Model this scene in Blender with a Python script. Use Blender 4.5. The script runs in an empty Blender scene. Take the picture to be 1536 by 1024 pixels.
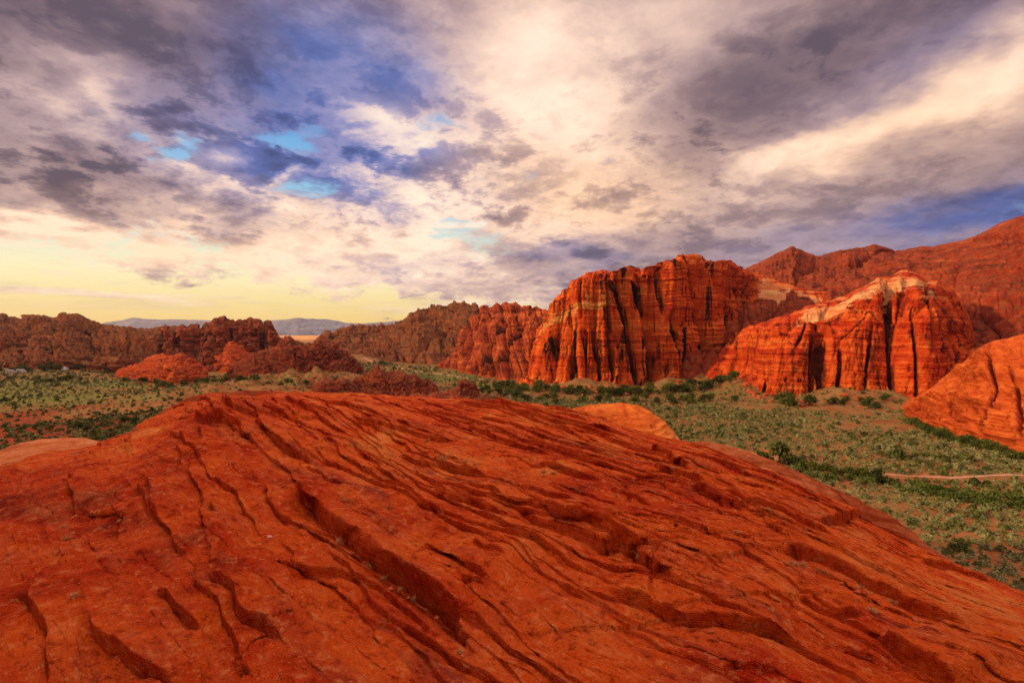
import bpy, math, random
import numpy as np
from mathutils import Vector

# ------------------------------------------------------------------ camera
scene = bpy.context.scene
COL = scene.collection
FPX, CX, CY, HORIZON = 768.0, 768.0, 512.0, 494.0   # 18 mm lens seen in 1536x1024 units
PITCH = math.atan((CY - HORIZON) / FPX)
CAMZ = 35.0
cam_data = bpy.data.cameras.new("camera")
cam_data.lens, cam_data.sensor_width = 18.0, 36.0
cam_data.clip_start, cam_data.clip_end = 0.1, 60000.0
cam = bpy.data.objects.new("camera", cam_data)
COL.objects.link(cam)
cam.location = (0, 0, CAMZ)
cam.rotation_euler = (math.pi / 2 - PITCH, 0, 0)
scene.camera = cam

# ------------------------------------------------------------------ view
scene.view_settings.view_transform = 'Standard'
scene.view_settings.look = 'None'
scene.view_settings.exposure = 0.25
scene.view_settings.gamma = 1.0
scene.cycles.max_bounces = 5
scene.cycles.diffuse_bounces = 3
scene.cycles.volume_bounces = 0

# ------------------------------------------------------------------ sun
SUN_AZ, SUN_EL = math.radians(-104), math.radians(19)   # azimuth from the view direction, negative to the left
sun_dir = Vector((math.sin(SUN_AZ) * math.cos(SUN_EL), math.cos(SUN_AZ) * math.cos(SUN_EL), math.sin(SUN_EL)))
sd = bpy.data.lights.new("sun", 'SUN')
sd.energy, sd.angle, sd.color = 3.2, math.radians(2.5), (1.0, 0.72, 0.44)
sun = bpy.data.objects.new("sun", sd)
COL.objects.link(sun)
sun.location = (-50, 0, 90)
sun.rotation_euler = (-sun_dir).to_track_quat('-Z', 'Y').to_euler()

# ------------------------------------------------------------------ node helper
def lin(c):
    return tuple(((v / 255.0) / 12.92 if v / 255.0 <= 0.04045 else ((v / 255.0 + 0.055) / 1.055) ** 2.4) for v in c)

class G:
    """tiny expression layer over shader nodes"""
    def __init__(s, tree): s.t = tree; s.L = tree.links
    def node(s, typ, **kw):
        n = s.t.nodes.new(typ)
        for k, v in kw.items(): setattr(n, k, v)
        return n
    def put(s, sock, v):
        if isinstance(v, E): s.L.new(v.o, sock)
        elif isinstance(v, (tuple, list)): sock.default_value = tuple(v) + ((1.0,) if len(sock.default_value) == 4 and len(v) == 3 else ())
        else: sock.default_value = v
    def math(s, op, *a, clamp=False):
        n = s.node('ShaderNodeMath', operation=op, use_clamp=clamp)
        for i, v in enumerate(a): s.put(n.inputs[i], v)
        return E(s, n.outputs[0])
    def vec(s, x, y, z=0.0):
        n = s.node('ShaderNodeCombineXYZ')
        for i, v in enumerate((x, y, z)): s.put(n.inputs[i], v)
        return E(s, n.outputs[0])
    def vm(s, op, a, b=None):
        n = s.node('ShaderNodeVectorMath', operation=op)
        s.put(n.inputs[0], a)
        if b is not None:
            if op == 'SCALE': s.put(n.inputs['Scale'], b)
            else: s.put(n.inputs[1], b)
        return E(s, n.outputs['Value'] if op in ('LENGTH', 'DOT_PRODUCT') else n.outputs[0])
    def sep(s, v):
        n = s.node('ShaderNodeSeparateXYZ'); s.put(n.inputs[0], v)
        return [E(s, n.outputs[i]) for i in range(3)]
    def noise(s, v, scale=1.0, detail=4.0, rough=0.5, dist=0.0, lac=2.0, color=False):
        n = s.node('ShaderNodeTexNoise')
        s.put(n.inputs['Vector'], v)
        for k, q in (('Scale', scale), ('Detail', detail), ('Roughness', rough), ('Distortion', dist), ('Lacunarity', lac)): n.inputs[k].default_value = q
        return E(s, n.outputs['Color' if color else 'Fac'])
    def voronoi(s, v, scale=1.0, feature='F1', out='Distance'):
        n = s.node('ShaderNodeTexVoronoi', feature=feature)
        s.put(n.inputs['Vector'], v); n.inputs['Scale'].default_value = scale
        return E(s, n.outputs[out])
    def step(s, v, a, b, lo=0.0, hi=1.0):
        n = s.node('ShaderNodeMapRange', interpolation_type='SMOOTHSTEP')
        s.put(n.inputs[0], v)
        for i, q in enumerate((a, b, lo, hi)): s.put(n.inputs[i + 1], q)
        return E(s, n.outputs[0])
    def mix(s, f, a, b, mode='MIX'):
        n = s.node('ShaderNodeMix', data_type='RGBA', blend_type=mode)
        s.put(n.inputs[0], f); s.put(n.inputs[6], a); s.put(n.inputs[7], b)
        return E(s, n.outputs[2])
    def ramp(s, f, stops):
        n = s.node('ShaderNodeValToRGB'); s.put(n.inputs[0], f)
        el = n.color_ramp.elements
        while len(el) < len(stops): el.new(0.5)
        for e, (p, c) in zip(el, stops): e.position = p; e.color = tuple(c) + (1.0,)
        return E(s, n.outputs[0])

class E:
    def __init__(s, g, o): s.g, s.o = g, o
    def __add__(s, b): return s.g.math('ADD', s, b)
    def __radd__(s, b): return s.g.math('ADD', b, s)
    def __sub__(s, b): return s.g.math('SUBTRACT', s, b)
    def __rsub__(s, b): return s.g.math('SUBTRACT', b, s)
    def __mul__(s, b): return s.g.math('MULTIPLY', s, b)
    def __rmul__(s, b): return s.g.math('MULTIPLY', b, s)
    def __truediv__(s, b): return s.g.math('DIVIDE', s, b)
    def __rtruediv__(s, b): return s.g.math('DIVIDE', b, s)

# ------------------------------------------------------------------ world: evening sky with broken cloud
world = bpy.data.worlds.new("World")
scene.world = world
world.use_nodes = True
world.cycles.sampling_method = 'MANUAL'
world.cycles.sample_map_resolution = 512
wt = world.node_tree
wt.nodes.clear()
g = G(wt)
d = E(g, g.node('ShaderNodeTexCoord').outputs['Generated'])
dx, dy, dz = g.sep(d)
up = g.math('MAXIMUM', dz, 0.0)
az = g.math('ARCTAN2', dx, dy) * 57.2958
el = g.math('ARCSINE', dz) * 57.2958
inv = 1.0 / (up + 0.20)
P = g.vec(dx * inv, dy * inv, 0.0)
# wandering of the soft cloud masses
wn = g.noise(P, 1.3, 5, 0.6, color=True)
w1, w2, w3 = g.sep(wn)
azw = az + (w1 - 0.5) * 22.0
elw = el + (w2 - 0.5) * 13.0

def lobe(a, e, sa, se, rot=0.0, warp=True):
    """soft elliptical patch of sky centred on azimuth a, elevation e (degrees)"""
    A, B = (azw, elw) if warp else (az, el)
    u, v = A - a, B - e
    c, s_ = math.cos(math.radians(rot)), math.sin(math.radians(rot))
    uu = u * (c / sa) + v * (s_ / sa)
    vv = v * (c / se) - u * (s_ / se)
    return g.math('EXPONENT', (uu * uu + vv * vv) * -1.0)

def total(items):
    acc = None
    for w, *args in items:
        t = lobe(*args) * w
        acc = t if acc is None else acc + t
    return acc
def sky_at(x, y, rx, ry, rot=0.0):
    """direction and angular size of a patch read off the photograph"""
    u = (x - CX) / FPX
    a = math.atan(u)
    r = 1.0 / math.cos(a)
    e = math.atan((HORIZON - y) / FPX / r)
    k = 57.2958 / FPX
    return (math.degrees(a), math.degrees(e), rx * k * math.cos(a) ** 2, ry * k * math.cos(a) * math.cos(e) ** 2, rot)

# light inside the cloud deck: + bright, - dark
B = total([(w,) + sky_at(*p) for w, p in [
    (0.42, (830, 60, 110, 150)), (0.28, (770, 190, 80, 100)), (0.26, (880, 205, 70, 50)),
    (0.32, (930, 290, 110, 60)), (0.25, (1000, 20, 140, 90)), (0.14, (690, 60, 120, 120)),
    (0.50, (1330, 170, 240, 42, 14)), (0.35, (1500, 110, 160, 50, 16)), (0.25, (1180, 225, 110, 30, 18)),
    (0.40, (120, 140, 70, 45, -20)), (0.45, (545, 185, 70, 40, -20)), (0.34, (355, 222, 75, 36, 12)),
    (0.30, (640, 240, 90, 50)), (0.32, (620, 330, 160, 50)), (0.42, (560, 390, 260, 45)),
    (0.48, (80, 320, 160, 18, -6)), (0.35, (250, 345, 200, 40)), (0.30, (80, 385, 240, 30)),
    (0.22, (840, 350, 90, 50)), (-0.14, (1120, 130, 110, 150, 12)), (-0.16, (1300, 50, 300, 70)),
    (0.10, (1250, 290, 200, 45)), (-0.28, (850, 395, 90, 26)), (-0.16, (600, 395, 90, 12)),
    (-0.24, (80, 50, 330, 100)), (-0.20, (110, 245, 210, 60)), (-0.18, (430, 150, 150, 42, -30)),
    (-0.24, (1490, 325, 170, 42)), (-0.18, (375, 330, 38, 50)), (-0.15, (150, 320, 60, 26)),
    (-0.12, (1040, 250, 90, 70, 30)),
]])
# how blue / violet the shaded cloud is
V = total([(w,) + sky_at(*p) for w, p in [
    (1.0, (470, 90, 150, 110)), (0.8, (420, 225, 210, 70)), (0.6, (560, 250, 120, 60)), (0.55, (640, 130, 90, 80)),
    (1.0, (1490, 325, 170, 45)), (0.30, (1250, 365, 240, 40)), (0.6, (600, 395, 120, 25)), (0.3, (1320, 110, 160, 40, 14)),
    (0.4, (850, 395, 90, 24)),
]])
# thin places and holes where the clear sky shows
H = total([(w,) + sky_at(*p) for w, p in [
    (0.75, (265, 215, 62, 24, 12)), (0.30, (300, 190, 60, 14)), (0.27, (440, 200, 60, 24)), (0.62, (668, 318, 52, 26, 10)),
    (0.35, (460, 285, 50, 14)), (0.34, (630, 350, 160, 18)), (0.25, (640, 215, 80, 30)), (0.25, (60, 345, 150, 14)),
    (0.30, (740, 395, 80, 18)), (0.30, (1505, 325, 70, 18)), (0.22, (1060, 350, 40, 14)),
]])

n1 = g.noise(P, 1.9, 10, 0.60, 0.35)
n2 = g.noise(g.vm('ADD', P, (7.3, 2.1, 0.0)), 5.0, 9, 0.62, 0.3)
n3 = g.noise(g.vm('MULTIPLY', d, (1.0, 1.0, 2.0)), 7.0, 10, 0.60, 0.25)
n4 = g.noise(g.vm('MULTIPLY', g.vm('ADD', d, (0.4, 0.0, 0.3)), (1.0, 1.0, 2.3)), 18.0, 10, 0.68, 0.3)
detail = (n1 - 0.5) * 0.75 + (n2 - 0.5) * 0.6 + (n3 - 0.5) * 0.95 + (n4 - 0.5) * 0.5

n5 = g.noise(g.vm('ADD', g.vm('MULTIPLY', P, (1.0, 1.0, 1.0)), (3.1, 8.7, 1.0)), 2.6, 12, 0.64, 0.15)
n6 = g.noise(g.vm('MULTIPLY', g.vm('ADD', d, (0.9, 0.2, 0.0)), (1.0, 1.0, 2.1)), 7.0, 12, 0.64, 0.2)
nn = n5 * 0.45 + n6 * 0.55
body = g.step(nn, 0.50, 0.59)                       # small dark-bellied clouds
rim = g.step(nn, 0.40, 0.49) * (1.0 - g.step(nn, 0.49, 0.56))   # their lit edges
# clear sky: the Nishita sky plus the glow that dusty evening air adds near the horizon
sky = g.node('ShaderNodeTexSky', sky_type='NISHITA', sun_disc=False)
sky.sun_elevation, sky.sun_rotation = SUN_EL, SUN_AZ
sky.air_density, sky.dust_density, sky.ozone_density = 1.0, 1.5, 1.5
nish = E(g, sky.outputs[0])
west = g.step(az, -10.0, 34.0)            # 0 to the left, 1 to the right
clear_left = g.ramp(el * (1 / 40.0), [(0.0, lin((250, 204, 104))), (0.06, lin((252, 222, 138))), (0.13, lin((252, 236, 182))),
                                      (0.21, lin((222, 230, 206))), (0.34, lin((150, 196, 222))), (0.5, lin((95, 165, 222))), (1.0, lin((70, 120, 190)))])
clear_right = g.ramp(el * (1 / 40.0), [(0.0, lin((240, 222, 175))), (0.12, lin((180, 190, 200))), (0.28, lin((110, 140, 180))), (0.6, lin((100, 140, 190))), (1.0, lin((80, 120, 180)))])
clear = g.mix(west, clear_left, clear_right)
clear = g.mix(0.12, clear, g.vm('SCALE', nish, 0.10))

# coverage: solid overhead, breaking up towards the horizon on the left
edge = 6.0 + (n3 - 0.5) * 17.0 + (n4 - 0.5) * 12.0 + (n1 - 0.5) * 4.0
edge = edge + west * -14.0 - lobe(*sky_at(640, 420, 190, 200), False) * 3.2
cover = g.step(el - edge, -0.9, 1.9)
hole = g.step(H * 1.2 + (n3 - 0.5) * 1.3 + (0.5 - nn) * 2.2, 0.30, 0.62)
cover = cover * (1.0 - hole * 0.95)
# thin streaks low over the horizon
ps = g.vec(az * 0.05, el * 0.55, 3.0)
streak = g.step(g.noise(ps, 1.0, 8, 0.62, 0.5), 0.47, 0.62)
streak = streak * g.step(el, 0.6, 3.5) * 0.85
# the deck is thin (bright) near its broken edge and thick (dark) further in
thin = g.step(el - edge, 7.0, 0.0)
mid = lobe(*sky_at(520, 300, 560, 110), False)
puff = (0.5 - n3) * 1.5 + (0.5 - n4) * 1.0
soft = lobe(*sky_at(1000, 330, 120, 110, 20), False) * 0.7 + lobe(*sky_at(1180, 90, 260, 130), False) * 0.6 + lobe(*sky_at(80, 60, 330, 120), False) * 0.55 + lobe(*sky_at(800, 40, 180, 120), False) * 0.5
detail = detail * (1.0 - g.math('MINIMUM', soft, 0.8))
zone = lobe(*sky_at(420, 285, 560, 130), False)
zone2 = lobe(*sky_at(900, 260, 420, 170), False)
bright = 0.27 + B + detail * (0.78 - west * 0.22) + thin * 0.22 + mid * puff * 1.25
bright = bright + zone * (rim * 0.24 - body * 0.13) + zone2 * (rim * 0.10 - body * 0.09) + (rim - body) * 0.03
bright = bright + streak * (1.0 - cover) * 0.35
cover = g.math('MAXIMUM', cover, streak)

dusk = g.ramp(bright, [(0.0, lin((90, 78, 92))), (0.2, lin((130, 108, 114))), (0.4, lin((174, 146, 144))), (0.58, lin((208, 176, 164))), (0.76, lin((238, 204, 184))), (1.0, lin((250, 230, 208)))])
blue = g.ramp(bright, [(0.0, lin((62, 74, 124))), (0.25, lin((88, 104, 162))), (0.5, lin((138, 138, 182))), (0.75, lin((218, 196, 196))), (1.0, lin((250, 230, 208)))])
cloud = g.mix(g.math('MINIMUM', V + (n2 - 0.5) * 0.9 * V, 1.0), dusk, blue)
gold = lobe(*sky_at(900, 290, 170, 90)) * 0.55 + lobe(*sky_at(250, 360, 420, 60)) * 0.55 + lobe(*sky_at(1360, 170, 260, 70)) * 0.45
cloud = g.mix(g.math('MINIMUM', gold, 1.0), cloud, g.mix(1.0, cloud, lin((255, 236, 200)), 'MULTIPLY'))
final = g.mix(cover, clear, cloud)
# unseen sky above the frame, brightened as added fill for the shaded dome
final = g.vm('SCALE', final, 1.0 + g.step(el, 36.0, 55.0) * 5.0)
# below the horizon: dull red ground seen from above
final = g.mix(g.step(dz, -0.02, 0.0), lin((120, 70, 45)), final)
bg = g.node('ShaderNodeBackground')
g.put(bg.inputs[0], g.vm('SCALE', final, 9.8))
bg.inputs[1].default_value = 0.1
out = g.node('ShaderNodeOutputWorld')
wt.links.new(bg.outputs[0], out.inputs[0])
# ------------------------------------------------------------------ numpy helpers
rng = np.random.default_rng(7)
random.seed(7)
_t = np.random.default_rng(3)
PERM = _t.permutation(4096).astype(np.int32)
GX = np.cos(np.arange(4096) * 2.3999632).astype(np.float32)
GY = np.sin(np.arange(4096) * 2.3999632).astype(np.float32)
RND = _t.random((4096, 3)).astype(np.float32)

def hsh(ix, iy, seed):
    return PERM[(PERM[(ix + seed * 131) & 4095] + iy) & 4095]

def perlin(x, y, seed=0):
    x = np.asarray(x, np.float32); y = np.asarray(y, np.float32)
    ix = np.floor(x).astype(np.int32); iy = np.floor(y).astype(np.int32)
    fx = x - ix; fy = y - iy
    u = fx * fx * fx * (fx * (fx * 6 - 15) + 10); v = fy * fy * fy * (fy * (fy * 6 - 15) + 10)
    def gr(ox, oy):
        h = hsh(ix + ox, iy + oy, seed)
        return GX[h] * (fx - ox) + GY[h] * (fy - oy)
    a = gr(0, 0); b = gr(1, 0); c = gr(0, 1); e = gr(1, 1)
    return ((a + (b - a) * u) * (1 - v) + (c + (e - c) * u) * v) * 1.5

def fbm(x, y, seed=0, oct=4, gain=0.5):
    s = 0; a = 1.0
    for i in range(oct):
        s = s + perlin(x * (2.03 ** i), y * (2.03 ** i), seed + i) * a
        a *= gain
    return s

def worley(x, y, seed=0, jit=0.9):
    x = np.asarray(x, np.float32); y = np.asarray(y, np.float32)
    ix = np.floor(x).astype(np.int32); iy = np.floor(y).astype(np.int32)
    f1 = np.full(x.shape, 9.0, np.float32); f2 = f1.copy(); cid = np.zeros(x.shape, np.float32)
    for oy in (-1, 0, 1):
        for ox in (-1, 0, 1):
            h = hsh(ix + ox, iy + oy, seed)
            px = ix + ox + 0.5 + (RND[h, 0] - 0.5) * jit; py = iy + oy + 0.5 + (RND[h, 1] - 0.5) * jit
            dd = np.hypot(px - x, py - y)
            near = dd < f1
            f2 = np.where(near, f1, np.minimum(f2, dd)); cid = np.where(near, RND[h, 2], cid); f1 = np.where(near, dd, f1)
    return f1, f2, cid

def sstep(x, a, b):
    t = np.clip((x - a) / (b - a), 0, 1)
    return t * t * (3 - 2 * t)

def interp(x, pts, k=1):
    p = np.array(pts, float)
    return np.interp(x, p[:, 0], p[:, k])

CP, SP = math.cos(PITCH), math.sin(PITCH)
def ray(px, py):
    px = np.asarray(px, float); py = np.asarray(py, float)
    a = px - CX; b = CY - py
    return np.stack([a, FPX * CP + b * SP, -FPX * SP + b * CP], -1)

def at_depth(px, py, dep):
    """world point seen at (px, py) at forward distance dep"""
    r = ray(px, py)
    return r * (np.asarray(dep, float) / r[..., 1])[..., None] + np.array([0, 0, CAMZ])

def on_plane(px, py, z=0.0):
    r = ray(px, py)
    k = (z - CAMZ) / r[..., 2]
    return r * k[..., None] + np.array([0, 0, CAMZ])

def project(x, y, z):
    z = z - CAMZ
    f = y * CP - z * SP; u = y * SP + z * CP
    return CX + FPX * x / f, CY - FPX * u / f

# ------------------------------------------------------------------ object helpers
def tag(o, label=None, cat=None, group=None, kind=None):
    for k, v in (('label', label), ('category', cat), ('group', group), ('kind', kind)):
        if v: o[k] = v
    return o

def make_mesh(name, verts, faces, mat=None, smooth=True, attrs=None, parent=None, link=True):
    verts = np.ascontiguousarray(verts, np.float32); faces = np.ascontiguousarray(faces, np.int32)
    me = bpy.data.meshes.new(name)
    nf, k = faces.shape
    me.vertices.add(len(verts)); me.vertices.foreach_set('co', verts.ravel())
    me.loops.add(nf * k); me.loops.foreach_set('vertex_index', faces.ravel())
    me.polygons.add(nf); me.polygons.foreach_set('loop_start', np.arange(0, nf * k, k, dtype=np.int32))
    me.polygons.foreach_set('loop_total', np.full(nf, k, np.int32))
    me.polygons.foreach_set('use_smooth', np.full(nf, smooth))
    me.update(calc_edges=True)
    for an, av in (attrs or {}).items():
        at = me.attributes.new(an, 'FLOAT', 'POINT'); at.data.foreach_set('value', np.ascontiguousarray(av, np.float32).ravel())
    if mat: me.materials.append(mat)
    o = bpy.data.objects.new(name, me)
    if link: COL.objects.link(o)
    if parent: o.parent = parent
    return o

def grid_faces(nr, nc, wrap=False):
    i = np.arange(nr - 1)[:, None] * nc; j = np.arange(nc - 1 if not wrap else nc)[None, :]
    j2 = (j + 1) % nc
    return np.stack([i + j, i + j2, i + nc + j2, i + nc + j], -1).reshape(-1, 4)

# ------------------------------------------------------------------ materials
def new_mat(name, rough=0.9):
    m = bpy.data.materials.new(name); m.use_nodes = True
    t = m.node_tree
    b = t.nodes['Principled BSDF']
    b.inputs['Roughness'].default_value = rough
    b.inputs['Specular IOR Level'].default_value = 0.03
    return m, G(t), b

def attr(g, name):
    n = g.node('ShaderNodeAttribute', attribute_name=name)
    return E(g, n.outputs['Fac'])

def bump(g, b, h, dist, strength=1.0):
    n = g.node('ShaderNodeBump'); n.inputs['Distance'].default_value = dist; n.inputs['Strength'].default_value = strength
    g.put(n.inputs['Height'], h)
    g.L.new(n.outputs[0], b.inputs['Normal'])

def rot_coord(g, P, ang, sx, sy, sz=1.0):
    """coordinates stretched along the bedding direction"""
    n = g.node('ShaderNodeMapping', vector_type='POINT')
    g.put(n.inputs['Vector'], P)
    n.inputs['Rotation'].default_value = (0, 0, ang)
    n2 = g.node('ShaderNodeMapping', vector_type='POINT')
    g.L.new(n.outputs[0], n2.inputs['Vector']); n2.inputs['Scale'].default_value = (sx, sy, sz)
    return E(g, n2.outputs[0])

STRIKE = math.radians(46)      # bedding runs away to the left of the view direction

def slickrock_mat():
    m, g, b = new_mat('red_slickrock', 0.85)
    P = E(g, g.node('ShaderNodeNewGeometry').outputs['Position'])
    Ps = rot_coord(g, P, -STRIKE, 1.0, 0.16)      # y runs along the strike after the turn
    big = g.noise(P, 0.22, 5, 0.6)
    med = g.noise(P, 1.1, 7, 0.62, 0.4)
    fine = g.noise(P, 9.0, 6, 0.6)
    grain = g.noise(Ps, 5.0, 6, 0.62, 0.2)
    col = g.ramp(med * 0.55 + big * 0.45, [(0.33, lin((124, 28, 10))), (0.43, lin((204, 62, 16))), (0.54, lin((238, 100, 28))), (0.68, lin((250, 158, 72)))])
    col = g.mix(g.step(grain, 0.42, 0.72) * 0.45, col, lin((214, 104, 52)))
    col = g.mix(g.step(grain, 0.46, 0.30) * 0.40, col, lin((132, 30, 14)))
    # purple-brown weathered patches
    stain = g.step(g.noise(Ps, 1.3, 7, 0.62, 0.6) , 0.56, 0.68) * 0.7
    col = g.mix(stain, col, lin((118, 52, 44)))
    pal = g.step(g.noise(g.vm('ADD', P, (5.0, 71.0, 0.0)), 0.9, 8, 0.65, 0.5), 0.56, 0.68) * 0.45
    col = g.mix(pal, col, lin((214, 120, 66)))
    # vivid red iron patches
    red = g.step(g.noise(g.vm('ADD', P, (31.0, 9.0, 0.0)), 0.5, 4, 0.55, 0.8), 0.58, 0.70) * 0.55
    col = g.mix(red, col, lin((196, 34, 10)))
    col = g.mix(g.step(fine, 0.54, 0.66) * 0.55, col, lin((244, 146, 80)))
    col = g.mix(g.step(fine, 0.45, 0.34) * 0.55, col, lin((112, 28, 12)))
    spk = g.noise(P, 30.0, 5, 0.7)
    col = g.mix(g.step(spk, 0.58, 0.68) * 0.5, col, lin((248, 170, 112)))
    col = g.mix(g.step(spk, 0.42, 0.32) * 0.5, col, lin((90, 24, 14)))
    lich = g.step(g.noise(P, 34.0, 3, 0.6), 0.70, 0.74) * g.step(g.noise(P, 2.2, 4, 0.6), 0.50, 0.62)
    col = g.mix(lich * 0.6, col, lin((190, 165, 130)))
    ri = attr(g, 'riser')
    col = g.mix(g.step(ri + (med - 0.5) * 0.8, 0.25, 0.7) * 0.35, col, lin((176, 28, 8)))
    hollow = attr(g, 'hollow')
    sand = g.step(hollow + (g.noise(P, 22.0, 3, 0.6) - 0.5) * 1.1, 0.80, 0.95)
    nz = g.sep(E(g, g.node('ShaderNodeNewGeometry').outputs['True Normal']))[2]
    col = g.mix(sand * 0.5 * g.step(nz, 0.75, 0.9), col, lin((158, 96, 62)))
    g.put(b.inputs['Base Color'], col)
    rdg = g.math('ABSOLUTE', g.noise(Ps, 9.0, 5, 0.65, 0.5) - 0.5)
    h = grain * 0.55 + fine * 0.40 + rdg * 0.9 + g.noise(P, 42.0, 5, 0.70) * 0.40 + g.noise(rot_coord(g, P, -STRIKE, 1.0, 0.10, 3.0), 22.0, 4, 0.6) * 0.22
    bump(g, b, h, 0.20, 1.0)
    return m

def cliff_mat(name, tones, pale=(214, 168, 110), varnish=(60, 22, 16), veg=0.0, vscale=1.0, streak=0.5, band=0.5):
    """weathered sandstone: layered tones, varnish streaks down the face, pale beds where the mesh says so"""
    m, g, b = new_mat(name, 0.92)
    P = E(g, g.node('ShaderNodeNewGeometry').outputs['Position'])
    k = vscale
    big = g.noise(P, 0.03 * k, 4, 0.6)
    mid = g.noise(P, 0.16 * k, 7, 0.65, 0.3)
    px, py, pz = g.sep(P)
    wob = g.noise(P, 0.02 * k, 3, 0.5)
    lay = g.noise(g.vec(px * 0.01, py * 0.01, pz * 0.33 + wob * 3.0), k, 8, 0.66)
    t1, t2, t3, t4 = [lin(c) for c in tones]
    col = g.ramp(mid * 0.4 + lay * band + big * (0.6 - band) + 0.02, [(0.36, t1), (0.46, t2), (0.56, t3), (0.68, t4)])
    vs = g.noise(g.vm('MULTIPLY', P, (1.0, 1.0, 0.09)), 0.22 * k, 7, 0.62, 0.6)
    col = g.mix(g.step(vs, 0.52, 0.62) * streak, col, lin(varnish))
    vs3 = g.noise(g.vm('MULTIPLY', g.vm('ADD', P, (11.0, 5.0, 0.0)), (1.0, 1.0, 0.05)), 0.62 * k, 5, 0.62, 0.5)
    col = g.mix(g.step(vs3, 0.55, 0.64) * g.step(vs, 0.40, 0.56) * streak, col, lin(varnish))
    vr = attr(g, 'varn')
    col = g.mix(g.step(vr + (vs3 - 0.5) * 1.6, 0.35, 0.75) * 0.85, col, lin(varnish))
    vs2 = g.noise(g.vm('MULTIPLY', g.vm('ADD', P, (53.0, 0.0, 0.0)), (1.0, 1.0, 0.12)), 0.5 * k, 5, 0.6, 0.4)
    col = g.mix(g.step(vs2, 0.56, 0.70) * 0.35, col, t4)
    pa = attr(g, 'pale')
    pl = g.step(pa + (lay - 0.5) * 2.2 + (mid - 0.5) * 1.5, 0.38, 0.70)
    col = g.mix(pl * 0.85, col, g.mix(g.step(lay, 0.45, 0.6), lin(pale), lin((200, 120, 62))))
    if veg > 0:
        nrm = E(g, g.node('ShaderNodeNewGeometry').outputs['Normal'])
        nz = g.sep(nrm)[2]
        vg = g.step(g.noise(P, 0.55 * k, 5, 0.65), 0.50, 0.60) * g.step(nz, 0.25, 0.6) * veg
        vg = g.math('MINIMUM', vg, 1.0)
        col = g.mix(vg, col, g.mix(g.noise(P, 1.3 * k, 3, 0.6), lin((58, 60, 30)), lin((128, 112, 62))))
    g.put(b.inputs['Base Color'], col)
    h = g.noise(P, 0.9 * k, 8, 0.68) + lay * 0.6 + vs * 0.3
    bump(g, b, h, 1.1 / k, 0.9)
    return m

def soil_mat():
    m, g, b = new_mat('valley_soil', 1.0)
    P = E(g, g.node('ShaderNodeNewGeometry').outputs['Position'])
    big = g.noise(P, 0.012, 5, 0.6, 0.4); mid = g.noise(P, 0.09, 6, 0.65); fine = g.noise(P, 0.8, 5, 0.65)
    col = g.ramp(mid * 0.6 + fine * 0.4, [(0.36, lin((104, 60, 32))), (0.5, lin((146, 84, 42))), (0.64, lin((182, 110, 58)))])
    col = g.mix(g.step(fine * 0.5 + mid * 0.5, 0.42, 0.54) * g.step(big, 0.26, 0.46) * 0.75, col, lin((112, 98, 56)))
    red = attr(g, 'redsoil')
    col = g.mix(red, col, g.ramp(fine, [(0.35, lin((96, 42, 22))), (0.65, lin((150, 70, 38)))]))
    grn = attr(g, 'green')
    col = g.mix(g.step(grn + (mid - 0.5) * 0.9, 0.35, 0.7), col, g.mix(fine, lin((84, 86, 38)), lin((126, 120, 58))))
    px, py, pz = g.sep(P)
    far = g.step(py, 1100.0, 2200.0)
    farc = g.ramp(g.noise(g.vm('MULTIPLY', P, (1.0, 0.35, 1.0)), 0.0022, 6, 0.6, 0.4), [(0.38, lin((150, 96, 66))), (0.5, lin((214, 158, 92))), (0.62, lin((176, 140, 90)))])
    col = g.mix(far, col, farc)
    # mottling of brush too far off to tell apart
    scr = g.step(g.voronoi(P, 0.30), 0.62, 0.30) * g.step(py, 240.0, 420.0) * 0.65
    col = g.mix(scr * g.step(py, 2200.0, 1100.0), col, g.mix(g.noise(P, 0.1, 2), lin((62, 70, 34)), lin((112, 116, 66))))
    g.put(b.inputs['Base Color'], col)
    bump(g, b, fine + g.noise(P, 3.0, 4, 0.6) * 0.4, 0.5, 0.8)
    return m

def leaf_mat(name, a, c, rough=0.8):
    m, g, b = new_mat(name, rough)
    P = E(g, g.node('ShaderNodeNewGeometry').outputs['Position'])
    info = E(g, g.node('ShaderNodeObjectInfo').outputs['Random'])
    n = g.noise(P, 0.35, 3, 0.6) * 0.5 + g.noise(P, 4.0, 3, 0.6) * 0.5 + (info - 0.5) * 0.25
    g.put(b.inputs['Base Color'], g.ramp(n, [(0.35, lin(a)), (0.65, lin(c))]))
    return m

def plain_mat(name, c, rough=0.7, c2=None, scale=3.0):
    m, g, b = new_mat(name, rough)
    P = E(g, g.node('ShaderNodeNewGeometry').outputs['Position'])
    n = g.noise(P, scale, 5, 0.6)
    g.put(b.inputs['Base Color'], g.ramp(n, [(0.35, lin(c)), (0.65, lin(c2 or tuple(min(255, v * 1.15) for v in c)))]))
    return m

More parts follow.
